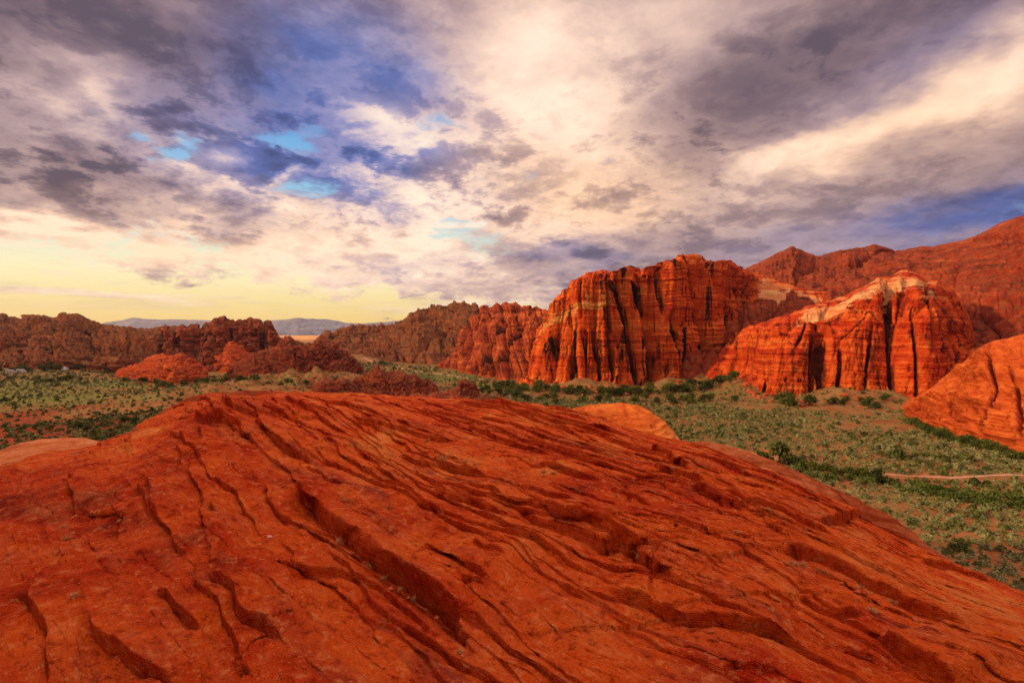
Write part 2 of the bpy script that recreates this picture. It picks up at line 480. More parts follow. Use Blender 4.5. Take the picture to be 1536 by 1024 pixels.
M_ROCK = slickrock_mat()
M_SOIL = soil_mat()
M_CLIFF = cliff_mat('tall_cliff_sandstone', [(138, 38, 16), (184, 62, 22), (214, 98, 34), (234, 148, 66)], pale=(214, 158, 80), varnish=(34, 14, 12), streak=1.0, vscale=0.7)
M_JAG = cliff_mat('fluted_hill_sandstone', [(84, 32, 20), (134, 50, 26), (170, 74, 34), (202, 112, 54)], varnish=(46, 20, 16), streak=0.7, veg=0.3)
M_MASSIF = cliff_mat('capped_cliff_sandstone', [(116, 26, 14), (164, 46, 18), (202, 84, 28), (220, 124, 54)], pale=(216, 172, 108), varnish=(66, 18, 14), streak=0.8)
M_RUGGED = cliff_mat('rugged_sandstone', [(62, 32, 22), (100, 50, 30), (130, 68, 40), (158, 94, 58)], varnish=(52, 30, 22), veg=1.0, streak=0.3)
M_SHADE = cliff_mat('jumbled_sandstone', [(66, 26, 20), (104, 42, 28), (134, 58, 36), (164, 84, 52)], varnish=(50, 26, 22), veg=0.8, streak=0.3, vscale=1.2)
M_BACK = cliff_mat('mountainside_sandstone', [(64, 26, 18), (112, 40, 24), (148, 58, 30), (188, 92, 48)], veg=0.5, streak=0.2, vscale=0.9, band=0.3, varnish=(96, 34, 22))
M_KNOB = cliff_mat('orange_outcrop_sandstone', [(112, 38, 20), (160, 60, 30), (188, 84, 40), (208, 114, 60)], veg=0.5, streak=0.25, vscale=2.0)
M_DOME = cliff_mat('orange_dome_sandstone', [(118, 40, 18), (166, 66, 26), (196, 94, 36), (214, 126, 60)], streak=0.45, vscale=2.6, band=0.42, varnish=(130, 40, 20))
M_SLAB = cliff_mat('pale_slab_sandstone', [(150, 74, 38), (184, 104, 56), (200, 124, 72), (214, 146, 94)], streak=0.1, vscale=6.0, band=0.6, varnish=(130, 56, 38))
M_KNOLL = cliff_mat('golden_knoll_sandstone', [(140, 56, 22), (184, 90, 34), (206, 116, 46), (220, 144, 72)], streak=0.25, vscale=4.0, band=0.75, varnish=(150, 54, 24))
M_FAR = cliff_mat('haze_tinted_mesa_rock', [(84, 96, 116), (108, 116, 130), (134, 134, 138), (164, 154, 144)], vscale=0.05, streak=0.2, band=0.3)  # blue-grey of distant haze is put into the rock tones
M_SAGE = leaf_mat('sagebrush_leaves', (88, 94, 52), (150, 146, 92))
M_DARKBUSH = leaf_mat('dark_brush_leaves', (62, 70, 32), (116, 116, 58))
M_TREE = leaf_mat('tree_leaves', (44, 54, 20), (94, 98, 40))
M_WILLOW = leaf_mat('willow_leaves', (52, 66, 24), (96, 104, 46))
M_BARK = plain_mat('bark', (70, 52, 38), 0.9, (96, 76, 58), 9.0)
M_TRAIL = plain_mat('pale_trail_dust', (150, 112, 82), 1.0, (186, 146, 110), 0.6)
M_STONE = plain_mat('loose_stone', (140, 58, 30), 0.9, (184, 96, 56), 12.0)
M_PALESTONE = plain_mat('pale_stone', (180, 130, 104), 0.9, (206, 160, 132), 20.0)
M_TUFT = plain_mat('dry_grass', (150, 104, 56), 0.9, (196, 152, 96), 14.0)

# ------------------------------------------------------------------ the main slickrock dome under the camera
C0 = 3.0      # the eye is three metres above the rock
SIL = [(-500, 830, 14), (-200, 745, 15), (0, 697, 16), (100, 674, 17), (150, 666, 17.5), (200, 646, 18), (250, 616, 20), (290, 600, 22), (350, 592, 24), (450, 588, 27),
       (550, 591, 29), (650, 598, 29), (760, 603, 28), (870, 624, 25.5), (960, 651, 22.5), (1059, 672, 20.5), (1153, 706, 18.5), (1227, 748, 17.3), (1293, 785, 16.4),
       (1390, 838, 15.2), (1453, 865, 14.5), (1536, 895, 13.6), (1750, 975, 12.5), (2100, 1090, 12)]
_s = np.array(SIL, float)
_r = ray(_s[:, 0], _s[:, 1])
SIL_PHI = np.arctan2(_r[:, 0], _r[:, 1]); SIL_T = -_r[:, 2] / np.hypot(_r[:, 0], _r[:, 1])

def smooth_phi(phi):
    """silhouette depression and distance by azimuth, slightly smoothed"""
    T = 0; R = 0
    for dlt, w in ((-0.02, 0.25), (0, 0.5), (0.02, 0.25)):
        T = T + w * np.interp(phi + dlt, SIL_PHI, SIL_T, left=SIL_T[0], right=SIL_T[-1])
        R = R + w * np.interp(phi + dlt, SIL_PHI, _s[:, 2], left=_s[0, 2], right=_s[-1, 2])
    return T, R

def dome_base(r, phi):
    T, R = smooth_phi(phi)
    behind = sstep(np.abs(phi), 1.15, 2.4)
    T = T * (1 - behind) + 0.35 * behind; R = R * (1 - behind) + 13 * behind
    a = T - 2 * C0 / R
    b = C0 / R ** 2
    drop = C0 + a * r * (r / (r + 0.6)) + b * r * r
    return CAMZ - drop

# ledges traced from the photograph: points from upper left to lower right, rise in metres on the far side
LEDGES = [
 (.62, [(448,742),(470,772),(520,822),(556,850),(590,880),(626,905),(660,925),(682,940),(692,980),(712,1020)]),
 (.16, [(394,849),(433,857),(459,875),(498,879),(535,881),(578,905),(608,931),(626,953),(652,974),(678,987)]),
 (.22, [(126,918),(143,948),(173,966),(208,992),(243,1013),(270,1040)]),
 (.22, [(221,886),(243,892),(264,918),(286,940),(308,953)]),
 (.26, [(303,872),(321,888),(342,896),(355,927),(368,940),(390,948),(416,961),(433,972)]),
 (.12, [(318,800),(312,840),(316,856)]),
 (.22, [(95,795),(82,827),(46,866),(50,886),(65,909),(65,948),(63,1040)]),
 (.14, [(399,732),(403,753),(416,771),(433,782),(452,786)]),
 (.34, [(381,652),(403,671),(425,686),(455,699),(485,707)]),
 (.34, [(286,630),(310,641),(340,652),(372,652)]),
 (.28, [(388,618),(416,632),(441,641),(462,642)]),
 (.22, [(420,606),(459,623),(498,645),(533,667)]),
 (.16, [(562,714),(580,728),(602,740)]),
 (.24, [(520,636),(560,641),(600,648),(640,658),(682,665)]),
 (.24, [(590,675),(620,686),(660,690),(700,700),(740,716)]),
 (.20, [(676,722),(704,734),(738,738),(752,750)]),
 (.20, [(645,739),(682,755),(717,764),(743,771),(762,785)]),
 (.38, [(769,766),(803,786),(838,799),(873,814),(903,829),(940,828),(952,840),(963,854),(990,875),(1029,892),(1062,904)]),
 (.22, [(695,643),(743,662),(777,677),(821,692),(850,698)]),
 (.16, [(821,706),(860,721),(912,736)]),
 (.20, [(914,744),(951,758),(977,771)]),
 (.20, [(773,736),(812,745),(847,762),(875,772)]),
 (.22, [(630,840),(665,853),(686,866),(717,879),(745,893)]),
 (.12, [(691,914),(730,901)]),
 (.12, [(704,831),(734,849),(760,864)]),
 (.28, [(900,886),(946,902),(991,920),(1028,928),(1107,941),(1148,937),(1182,953),(1218,972)]),
 (.36, [(1150,828),(1190,846),(1231,856),(1273,875),(1293,887),(1335,906),(1372,928),(1418,945),(1488,967)]),
 (.20, [(1190,890),(1231,916),(1260,928),(1295,928)]),
 (.34, [(1318,962),(1355,986),(1397,1007),(1440,1030)]),
 (.14, [(1082,984),(1115,986),(1148,995),(1180,1004)]),
 (.16, [(1037,748),(1078,769),(1130,782)]),
 (.22, [(1078,747),(1115,765),(1173,779),(1206,800),(1268,818)]),
 (.28, [(1148,746),(1190,759),(1231,777),(1293,788),(1364,822)]),
 (.22, [(975,707),(1016,721),(1070,743)]),
 (.32, [(975,678),(1000,686),(1036,700)]),
 (.13, [(900,792),(962,794),(1024,808),(1085,830)]),
 (.30, [(1376,839),(1438,862),(1500,884)]),
 (.20, [(480,605),(540,622),(600,640)]),
 (.18, [(600,610),(680,625),(760,645)]),
 (.20, [(760,622),(830,640),(900,668)]),
 (.15, [(120,700),(108,730),(112,760)]),
 (.15, [(205,722),(214,748),(238,770)]),
 (.14, [(275,650),(268,672),(272,690)]),
 (.14, [(330,740),(322,760),(330,775)]),
 (.16, [(780,640),(850,655),(930,686)]),
]

def build_rock():
    fine = np.linspace(-0.84, 0.84, 1750)
    coarse = np.concatenate([np.linspace(0.84, 2 * math.pi - 0.84, 260)[1:-1]])
    phi = np.concatenate([fine, coarse]).astype(np.float32)
    r = np.concatenate([[0.05, 0.4, 0.9, 1.4, 1.9, 2.3, 2.6], np.geomspace(2.8, 34.0, 980), np.linspace(35, 120, 45)])
    R, PH = np.meshgrid(r, phi, indexing='ij')
    PHs = np.where(PH > math.pi, PH - 2 * math.pi, PH)
    X = (R * np.sin(PHs)).astype(np.float32); Y = (R * np.cos(PHs)).astype(np.float32)
    Z = dome_base(R, PHs).astype(np.float32)
    vis = sstep(R, 1.5, 3.0)
    # strike-aligned coordinates: A along the beds, C across them
    sd_, cd = math.sin(STRIKE), math.cos(STRIKE)
    A = -X * sd_ + Y * cd; C = X * cd + Y * sd_
    Ac = np.clip(A, -6, 20); left = sstep(2.0 - C, 0.0, 6.0)
    C = C + 0.20 * Ac - 0.012 * Ac * Ac        # the beds bend round the dome
    wx = fbm(X * 0.35, Y * 0.35, 11, 3) ; wy = fbm(X * 0.35 + 9, Y * 0.35 + 4, 15, 3)
    jx = fbm(X * 1.5, Y * 1.5, 21, 3, 0.42); jy = fbm(X * 1.5 + 5, Y * 1.5, 25, 3, 0.42)
    DXX = np.zeros_like(Z); DYY = np.zeros_like(Z)
    Hh = np.zeros_like(Z)
    # broad undulation
    Hh += fbm(A * 0.10, C * 0.30, 30, 3) * 0.20
    Hh += fbm(A * 0.45, C * 1.0, 33, 4) * 0.06
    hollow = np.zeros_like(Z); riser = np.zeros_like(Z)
    # stepped beds: gently falling slabs with abrupt risers
    for (sp, amp, la, wa, sd2, e) in ((2.1, 0.08, 9.0, 0.45, 40, 0.04), (0.95, 0.046, 5.0, 0.26, 50, 0.05), (0.42, 0.030, 3.4, 0.13, 60, 0.08), (0.18, 0.013, 2.2, 0.06, 64, 0.13), (0.09, 0.007, 1.3, 0.035, 67, 0.2)):
        ph = (C + wx * wa * 1.2 + jx * wa * 0.20) / sp
        k = np.floor(ph).astype(np.int32); f = ph - k
        on = perlin(A / la + RND[(k * 7 + sd2) & 4095, 0] * 40, k * 1.7 + 0.3, sd2)
        on = sstep(on, 0.02, 0.45) * (0.5 + RND[(k * 13 + sd2) & 4095, 1])
        on0 = perlin(A / la + RND[((k - 1) * 7 + sd2) & 4095, 0] * 40, (k - 1) * 1.7 + 0.3, sd2)
        rise = sstep(f, 0.0, e / 1.0)
        fade = np.exp(-f * 2.6)
        prof = rise * fade - 0.35 * (1 - rise) * 0 - 0.25 * np.exp(-np.abs(f - 0.0) * 25)
        # the foot just before the riser
        prof2 = -0.34 * np.exp(-(1 - f) * 22)
        Hh += amp * on * prof * (1 - 0.55 * left)
        on1 = perlin(A / la + RND[((k + 1) * 7 + sd2) & 4095, 0] * 40, (k + 1) * 1.7 + 0.3, sd2)
        on1 = sstep(on1, 0.02, 0.45) * (0.5 + RND[((k + 1) * 13 + sd2) & 4095, 1])
        Hh += amp * on1 * prof2 * (1 - 0.55 * left)
        hollow = np.maximum(hollow, on1 * np.exp(-(1 - f) * sp * 7) * (amp > 0.1))
        # lips hang over a little undercut
        ee = e * sp
        lip = -on * np.exp(-((f * sp - ee) / (ee * 1.6)) ** 2) * (0.7 * ee + 0.22 * amp) + on1 * np.exp(-((1 - f) * sp / (ee * 1.6)) ** 2) * (0.5 * ee + 0.15 * amp)
        lip = lip * (1 - 0.55 * left)
        DXX += lip * cd; DYY += lip * sd_
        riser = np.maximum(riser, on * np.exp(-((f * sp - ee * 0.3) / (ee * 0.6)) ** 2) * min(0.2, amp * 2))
    # knobs and joints, strongest on the left flank
    for (sx, sy, amp, seed, lw) in ((1.7, 1.0, 0.21, 70, 1.0), (0.75, 0.42, 0.08, 74, 0.85)):
        f1, f2, cid = worley(A / sx + wx * 0.7 + jx * 0.12, C / sy + wy * 0.8 + jy * 0.12, seed)
        pil = np.sqrt(np.clip((f2 - f1) * 1.5, 0, 1))
        Hh += amp * (pil - 0.8) * (0.04 + lw * left) * (0.5 + 0.8 * cid)
        Hh += amp * 0.5 * (cid - 0.5) * left
    # thin cracks everywhere
    f1, f2, cid = worley(A / 4.5 + wx * 0.5 + jx * 0.05, C / 1.6 + wy * 0.4 + jy * 0.05, 80)
    crack = 1 - sstep(f2 - f1, 0.0, 0.035)
    Hh -= 0.05 * crack * sstep(fbm(X * 0.3, Y * 0.3, 83, 2), 0.15, 0.4)
    # traced ledges
    qx = X + jx * 0.032 + wx * 0.03; qy = Y + jy * 0.032 + wy * 0.03
    nvis = len(fine)
    lg = np.random.default_rng(5)
    world_ledges = []
    for _ in range(190):
        az_ = lg.uniform(-0.75, 0.86); rr_ = lg.uniform(5.0, 26.0)
        x0, y0 = rr_ * math.sin(az_), rr_ * math.cos(az_)
        c_ = x0 * cd + y0 * sd_
        if c_ < 2.0 and lg.random() < 0.85: continue
        ln_ = lg.uniform(1.2, 6.0) * (0.5 + rr_ / 14.0); n_ = 9
        q_ = np.linspace(0, ln_, n_); wob_ = np.cumsum(lg.normal(0, 0.045, n_)) * (0.6 + rr_ / 12)
        a_ = -x0 * sd_ + y0 * cd; tw = lg.normal(0, 0.06) + 0.20 - 0.024 * max(-6, min(20, a_))
        wx_ = x0 + sd_ * q_ + cd * (wob_ + q_ * tw); wy_ = y0 - cd * q_ + sd_ * (wob_ + q_ * tw)
        world_ledges.append((lg.uniform(0.012, 0.075) * (0.6 + rr_ / 16.0), np.stack([wx_, wy_], -1)))
    for h, pts in LEDGES + world_ledges:
        p = np.array(pts, float)
        free = isinstance(pts, np.ndarray)
        rr = ray(p[:, 0], p[:, 1]) if not free else np.stack([p[:, 0], p[:, 1], -1 + 0 * p[:, 0]], -1)
        ph = np.arctan2(rr[:, 0], rr[:, 1]); tan = -rr[:, 2] / np.hypot(rr[:, 0], rr[:, 1])
        # first hit of the line of sight with the smooth dome
        rs = np.linspace(2.5, 30, 900)
        D = []
        for f_, t_ in (zip(ph, tan) if not free else ()):
            dr = CAMZ - dome_base(rs, np.full_like(rs, f_)) - t_ * rs
            hit = np.nonzero(dr < 0)[0]
            D.append(rs[hit[0]] if len(hit) else rs[np.argmin(dr / rs)])
        D = np.array(D) if not free else np.hypot(p[:, 0], p[:, 1])
        if D.min() < 1.5: continue
        lx = D * np.sin(ph); ly = D * np.cos(ph)
        h = h * min(1.0, 0.55 + D.mean() / 30.0) * 0.66 if not free else h
        wid = max(0.6, h * 6.5) if not free else max(0.12, h * 3.0)
        m = 3.5 * wid
        c0, c1 = np.searchsorted(fine, [ph.min() - m / D.min(), ph.max() + m / D.min()])
        if c1 - c0 < 2 or ph.max() > 0.84 or ph.min() < -0.84 and free: continue
        r0, r1 = np.searchsorted(r, [max(0.2, D.min() - m), D.max() + m])
        sl = (slice(r0, r1), slice(c0, min(c1, nvis)))
        x = qx[sl]; y = qy[sl]
        best = np.full(x.shape, 1e9, np.float32); sgn = np.zeros_like(x); par = np.zeros_like(x)
        L = np.concatenate([[0], np.cumsum(np.hypot(np.diff(lx), np.diff(ly)))])
        for i in range(len(lx) - 1):
            ax, ay = lx[i], ly[i]; ex, ey = lx[i + 1] - ax, ly[i + 1] - ay
            ln = math.hypot(ex, ey) + 1e-6
            t = np.clip(((x - ax) * ex + (y - ay) * ey) / ln ** 2, 0, 1)
            ddx = x - ax - t * ex; ddy = y - ay - t * ey
            dd = np.hypot(ddx, ddy); cr = (ex * (y - ay) - ey * (x - ax)) / ln
            nb = dd < best
            best = np.where(nb, dd, best); sgn = np.where(nb, np.where(np.abs(cr) < dd * 0.999, cr / (dd + 1e-6), np.sign(cr)), sgn); par = np.where(nb, (L[i] + t * ln) / L[-1], par)
        sg = best * np.sign(sgn)
        taper = sstep(par, 0.0, 0.16) * sstep(1 - par, 0.0, 0.20) * (0.9 + 0.3 * fbm(par * L[-1] * 0.7, par * 0 + h * 50, 90, 2))
        endf = np.where(np.abs(sgn) < 0.6, 0.0, 1.0)
        up_ = sstep(sg, 0.0, 0.03 + h * 0.14) * np.exp(-np.maximum(sg, 0) / wid)
        gro = (-0.55 if not free else -max(0.55, 0.035 / h)) * np.exp(-np.maximum(-sg, 0) / (0.035 + h * 0.14)) * (sg < 0.02)
        Hh[sl] += h * taper * (up_ + gro) * (1.0)
        ee = 0.03 + h * 0.14
        lip = taper * (np.exp(-((sg - ee * 1.1) / (ee * 1.3)) ** 2) * (-0.75 * ee - 0.16 * h) + np.exp(-((sg + ee * 0.2) / (ee * 1.0)) ** 2) * (0.5 * ee + 0.10 * h))
        i0 = (lx[-1] - lx[0]) / L[-1]; i1 = (ly[-1] - ly[0]) / L[-1]
        DXX[sl] += lip * -i1; DYY[sl] += lip * i0
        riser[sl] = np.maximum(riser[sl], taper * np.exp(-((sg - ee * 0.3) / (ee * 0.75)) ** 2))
        hollow[sl] = np.maximum(hollow[sl], taper * np.exp(-np.maximum(-sg, 0) / 0.10) * (sg < 0.03))
    # the deep pocket under the overhang in the middle distance
    # micro relief
    Hh += fbm(A * 1.3, C * 4.5, 100, 5, 0.6) * 0.026 - np.abs(perlin(A * 0.8 + wx, C * 5.0 + wy * 2, 104)) * 0.030 * sstep(fbm(X * 0.5, Y * 0.5, 106, 2), -0.2, 0.3) + fbm(X * 5, Y * 5, 110, 4) * 0.012
    damp = 1 - sstep(R, 28, 60) * 0.3
    Z = Z + Hh * vis * damp
    X = X + DXX * vis; Y = Y + DYY * vis
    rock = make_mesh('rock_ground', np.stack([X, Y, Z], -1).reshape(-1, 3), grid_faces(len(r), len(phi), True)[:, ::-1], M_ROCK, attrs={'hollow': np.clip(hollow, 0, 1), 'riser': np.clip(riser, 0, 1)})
    tag(rock, 'broad rounded slickrock dome of ledged red sandstone filling the near ground', 'rock', kind='structure')
    return rock, X, Y, Z, phi, r
ROCK, RX, RY, RZ, RPHI, RR = build_rock()
# ------------------------------------------------------------------ valley floor
MOUNDS = [(860, 582, 3.5, 10), (905, 584, 4.0, 9), (1005, 580, 4.0, 9), (1040, 575, 5.0, 9), (1085, 574, 6.0, 10), (1120, 584, 6.0, 9), (1245, 600, 4.0, 8), (1290, 602, 3.5, 8), (1335, 603, 3.5, 8),
          (430, 580, 5.0, 30), (330, 600, 3.0, 30), (480, 572, 4, 22)]
MW = [tuple(on_plane(px, py)[:2]) + (h, s) for px, py, h, s in MOUNDS]

def ground_z(x, y):
    x = np.asarray(x, float); y = np.asarray(y, float)
    r = np.hypot(x, y)
    z = fbm(x * 0.02, y * 0.02, 200, 3) * 0.8 * sstep(r, 40, 90) + fbm(x * 0.15, y * 0.15, 204, 3) * 0.18
    for mx, my, h, s in MW:
        z = z + h * (1 + 0.5 * fbm(x * 0.09, y * 0.09, 206, 3)) * np.exp(-((x - mx) ** 2 + (y - my) ** 2) / (2 * s * s))
    return z * (1 - sstep(r, 700, 1200))

def build_ground():
    fine = np.linspace(-0.92, 0.92, 900)
    phi = np.concatenate([fine, np.linspace(0.92, 2 * math.pi - 0.92, 120)[1:-1]])
    r = np.concatenate([[0.5, 20], np.geomspace(40, 1200, 620), np.geomspace(1260, 60000, 40)])
    R, PH = np.meshgrid(r, phi, indexing='ij')
    X = R * np.sin(PH); Y = R * np.cos(PH)
    Z = ground_z(X, Y)
    px, py = project(X, np.maximum(Y, 1.0), Z * 0)
    front = Y > 5
    # red dirt at the foot of the dome on the left
    red = sstep(fbm(X * 0.02, Y * 0.02, 210, 3) * 35 + py - 625 - np.clip(px - 60, 0, 400) * 0.02, -14, 14) * (px < 600) * front
    # bright bare patches and green flats by place
    grn = np.zeros_like(X)
    for gx, gy, sx, sy, a in ((640, 566, 110, 9, 1.0), (730, 577, 80, 6, 0.7), (40, 595, 240, 26, 0.75), (120, 576, 260, 10, 0.8), (200, 600, 180, 18, 0.55), (1300, 780, 300, 60, 0.38), (1200, 640, 300, 25, 0.30), (1440, 742, 160, 14, 0.6), (1060, 588, 110, 8, 0.5), (450, 585, 120, 12, 0.5), (1250, 592, 90, 8, 0.3)):
        grn = np.maximum(grn, a * np.exp(-((px - gx) / sx) ** 2 - ((py - gy) / sy) ** 2) * front)
    o = make_mesh('ground', np.stack([X, Y, Z], -1).reshape(-1, 3), grid_faces(len(r), len(phi), True)[:, ::-1], M_SOIL, attrs={'redsoil': red, 'green': grn})
    tag(o, 'sandy valley floor of orange soil between the red cliffs', 'ground', kind='structure')
    return o
build_ground()

def build_shade_hill():
    # unseen hill added behind the camera to keep the low sun off the dome
    n = 180
    u, v = np.meshgrid(np.linspace(-1.6, 1.6, n), np.linspace(-1.6, 1.6, n), indexing='ij')
    h = 84 * np.exp(-np.abs(u * 0.95) ** 3.0) * np.exp(-np.abs(v) ** 3.0) * (1 + 0.10 * fbm(u * 3, v * 3, 600, 4)) - 3
    a = SUN_AZ; d0 = 118.0
    ax, ay = math.sin(a), math.cos(a)
    X = ax * (d0 + v * 42) - ay * u * 92; Y = ay * (d0 + v * 42) + ax * u * 92
    o = make_mesh('hill', np.stack([X, Y, h], -1).reshape(-1, 3), grid_faces(n, n), M_KNOB, attrs={'pale': u * 0, 'varn': u * 0})
    tag(o, 'rounded red sandstone hill added unseen behind the viewpoint to shade the dome', 'hill', kind='structure')
build_shade_hill()

# ------------------------------------------------------------------ rock faces
CLIFFY = [(0, 0, 0), (0.10, 0.14, 0.06), (0.20, 0.24, 0.14), (0.85, 0.42, 0.86), (0.93, 0.52, 0.95), (1, 1.0, 1.0)]
STEEP = [(0, 0, 0), (0.15, 0.10, 0.12), (0.80, 0.42, 0.82), (0.92, 0.62, 0.95), (1, 1.0, 1.0)]
SLOPE = [(0, 0, 0), (0.5, 0.46, 0.55), (0.85, 0.8, 0.93), (1, 1, 1)]
ROUND = [(0, 0, 0), (0.2, 0.06, 0.30), (0.45, 0.24, 0.62), (0.7, 0.52, 0.86), (0.88, 0.8, 0.97), (1, 1, 1)]
HILLY = [(0, 0, 0), (0.3, 0.22, 0.34), (0.6, 0.5, 0.68), (0.85, 0.78, 0.94), (1, 1, 1)]

def pillow(S, T, ls, lt, amp, seed, wob=0.25):
    w = fbm(S / ls * 0.6, T / lt * 0.6, seed + 5, 3) * wob
    f1, f2, cid = worley(S / ls + w, T / lt + w * 0.5, seed)
    return amp * (np.sqrt(np.clip((f2 - f1) * 1.6, 0, 1)) - 0.75 + (cid - 0.5) * 0.7)

def curtain(name, base, sky, setback, profile, nS, nT, mat, label, feats, rough=(0.0, 10.0), pale=None, lean=0.0, backlen=80.0, base_depth=None, sky_depth=None, sink=2.0, cat='cliff', kind=None, skyrough=0.0, bed=(0, 3), edge=0.03, z0=0.0, cracks=(), crestk=0.8, tilt=0.0):
    b = np.array(base, float); k = np.array(sky, float)
    s = np.linspace(0, 1, nS)
    bx = b[0, 0] + (b[-1, 0] - b[0, 0]) * s; by = np.interp(bx, b[:, 0], b[:, 1])
    kx = k[0, 0] + (k[-1, 0] - k[0, 0]) * s; ky = np.interp(kx, k[:, 0], k[:, 1])
    if base_depth is None:
        Pb = on_plane(bx, by, z0)
    else:
        Pb = at_depth(bx, by, np.interp(bx, [q[0] for q in base_depth], [q[1] for q in base_depth])); Pb[:, 2] = z0
    sm = max(3, nS // 40) | 1
    ker = np.ones(sm) / sm
    Pb[:, 1] = np.convolve(np.pad(Pb[:, 1], sm // 2, mode='edge'), ker, 'valid')
    if sky_depth is None:
        sb = np.interp(kx, [q[0] for q in setback], [q[1] for q in setback]) if isinstance(setback, (list, tuple)) else setback
        dep = Pb[:, 1] + sb
    else:
        dep = np.interp(kx, [q[0] for q in sky_depth], [q[1] for q in sky_depth])
    dep = np.convolve(np.pad(dep, sm // 2, mode='edge'), ker, 'valid')
    Pt = at_depth(kx, ky, dep)
    if skyrough:
        sw0 = Pt[:, 0]
        Pt[:, 2] += skyrough * (np.abs(fbm(sw0 / 14.0, sw0 * 0 + 3, 300, 4)) - 0.3) * 1.3
    t = np.concatenate([np.linspace(0, 1, nT), 1 + np.array([0.02, 0.05, 0.1, 0.2, 0.35, 0.6, 1.0])])
    u = np.interp(t, [q[0] for q in profile], [q[1] for q in profile])
    v = np.interp(t, [q[0] for q in profile], [q[2] for q in profile])
    # soften the profile's corners
    for _ in range(3):
        u[1:nT - 1] = (u[:nT - 2] + u[1:nT - 1] * 2 + u[2:nT]) / 4; v[1:nT - 1] = (v[:nT - 2] + v[1:nT - 1] * 2 + v[2:nT]) / 4
    extra = np.clip(t - 1, 0, None)
    P = Pb[None] + (Pt - Pb)[None] * u[:, None, None]
    P[..., 2] = Pb[None, :, 2] + (Pt - Pb)[None, :, 2] * v[:, None]
    bd = Pt[:, :2] - np.array([0.0, 0.0]); bd = bd / np.linalg.norm(bd, axis=1)[:, None]
    P[..., :2] += bd[None] * (extra * backlen)[:, None, None]
    P[..., 2] -= (Pt[None, :, 2] + sink + 1) * (sstep(extra, 0.0, 1.0))[:, None]
    P[0, :, 2] -= sink
    # distances along the wall and up it
    dS = np.zeros((len(t), nS)); dS[:, 1:] = np.linalg.norm(np.diff(P, axis=1), axis=2)
    S = np.cumsum(dS[nT // 2])[None] * np.ones((len(t), 1))
    dT = np.zeros_like(dS); dT[1:] = np.linalg.norm(np.diff(P, axis=0), axis=2)
    T = np.cumsum(dT, axis=0)
    S = S + T * lean
    gs = np.gradient(P, axis=1); gt = np.gradient(P, axis=0)
    N = np.cross(gs, gt); N /= np.linalg.norm(N, axis=2)[..., None] + 1e-9
    V = np.clip(t, 0, 1)[:, None] * np.ones((1, nS))
    disp = np.zeros_like(S)
    for f in feats:
        ls, lt, amp = f[:3]; seed = f[3]; vlo, vhi = (f[4], f[5]) if len(f) > 5 else (-1, 2)
        disp += pillow(S, T, ls, lt, amp, seed) * sstep(V, vlo - 0.08, vlo + 0.08) * (1 - sstep(V, vhi - 0.08, vhi + 0.08))
    pxv = kx[None] * V + bx[None] * (1 - V) + fbm(S / 9.0, T / 14.0, 310, 3) * 1.1
    varn = np.zeros_like(S)
    for line, hw, dep_ in cracks:
        dep_ = dep_ * 1.7
        cx = np.interp(V, [q[1] for q in line], [q[0] for q in line])
        v0, v1 = line[0][1], line[-1][1]
        vw = sstep(V, v0 - 0.06, v0 + 0.04) * (1 - sstep(V, v1 - 0.04, v1 + 0.06))
        disp -= dep_ * np.exp(-(np.abs(pxv - cx) / hw) ** 1.6) * vw
        varn = np.maximum(varn, np.exp(-((pxv - cx) / (hw * 1.5)) ** 2) * (1 - sstep(V, v1 - 0.15, v1 + 0.02)) * sstep(V, v0 - 0.06, v0 + 0.04))
    if rough[0]: disp += fbm(S / rough[1], T / rough[1], 320, 5) * rough[0]
    zb = (P[..., 2] + tilt * P[..., 0]) / bed[1] + fbm(S / 60, T / 60, 330, 2) * 0.8
    if bed[0]: disp += (perlin(zb, S / 90, 331) + 0.5 * perlin(zb * 2.7, S / 40, 335) - 0.9 * np.abs(perlin(zb * 1.3, S / 50, 337))) * bed[0]
    win = sstep(V, 0.0, 0.05) * 0.7 + 0.3
    ends = sstep(s, 0, edge) * sstep(1 - s, 0, edge)
    # towards the crest the relief acts upward more gently, so that the skyline holds
    crest = 1 - crestk * sstep(V, 0.80, 1.0)
    P = P + N * (disp * win * crest * (0.3 + 0.7 * ends[None]))[..., None]
    pv = pale(kx[None] * V + bx[None] * (1 - V), V, P) if pale else np.zeros_like(S)
    o = make_mesh(name, P.reshape(-1, 3), grid_faces(len(t), nS), mat, attrs={'pale': pv * np.ones_like(S), 'varn': varn})
    tag(o, label, cat, kind=kind)
    return o

# far country
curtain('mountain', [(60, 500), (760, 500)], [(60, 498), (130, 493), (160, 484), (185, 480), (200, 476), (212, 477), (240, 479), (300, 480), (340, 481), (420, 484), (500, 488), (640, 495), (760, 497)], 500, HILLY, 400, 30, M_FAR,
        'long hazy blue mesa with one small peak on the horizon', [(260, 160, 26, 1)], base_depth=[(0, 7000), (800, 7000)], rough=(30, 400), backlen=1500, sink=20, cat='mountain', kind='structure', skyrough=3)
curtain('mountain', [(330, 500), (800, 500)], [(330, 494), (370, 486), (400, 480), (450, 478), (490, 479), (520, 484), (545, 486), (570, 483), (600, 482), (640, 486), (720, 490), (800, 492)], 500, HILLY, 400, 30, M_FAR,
        'flat topped hazy mesa on the horizon above the canyon mouth', [(260, 160, 26, 4)], base_depth=[(0, 5600), (800, 5600)], rough=(30, 400), backlen=1500, sink=20, cat='mountain', kind='structure', skyrough=3)
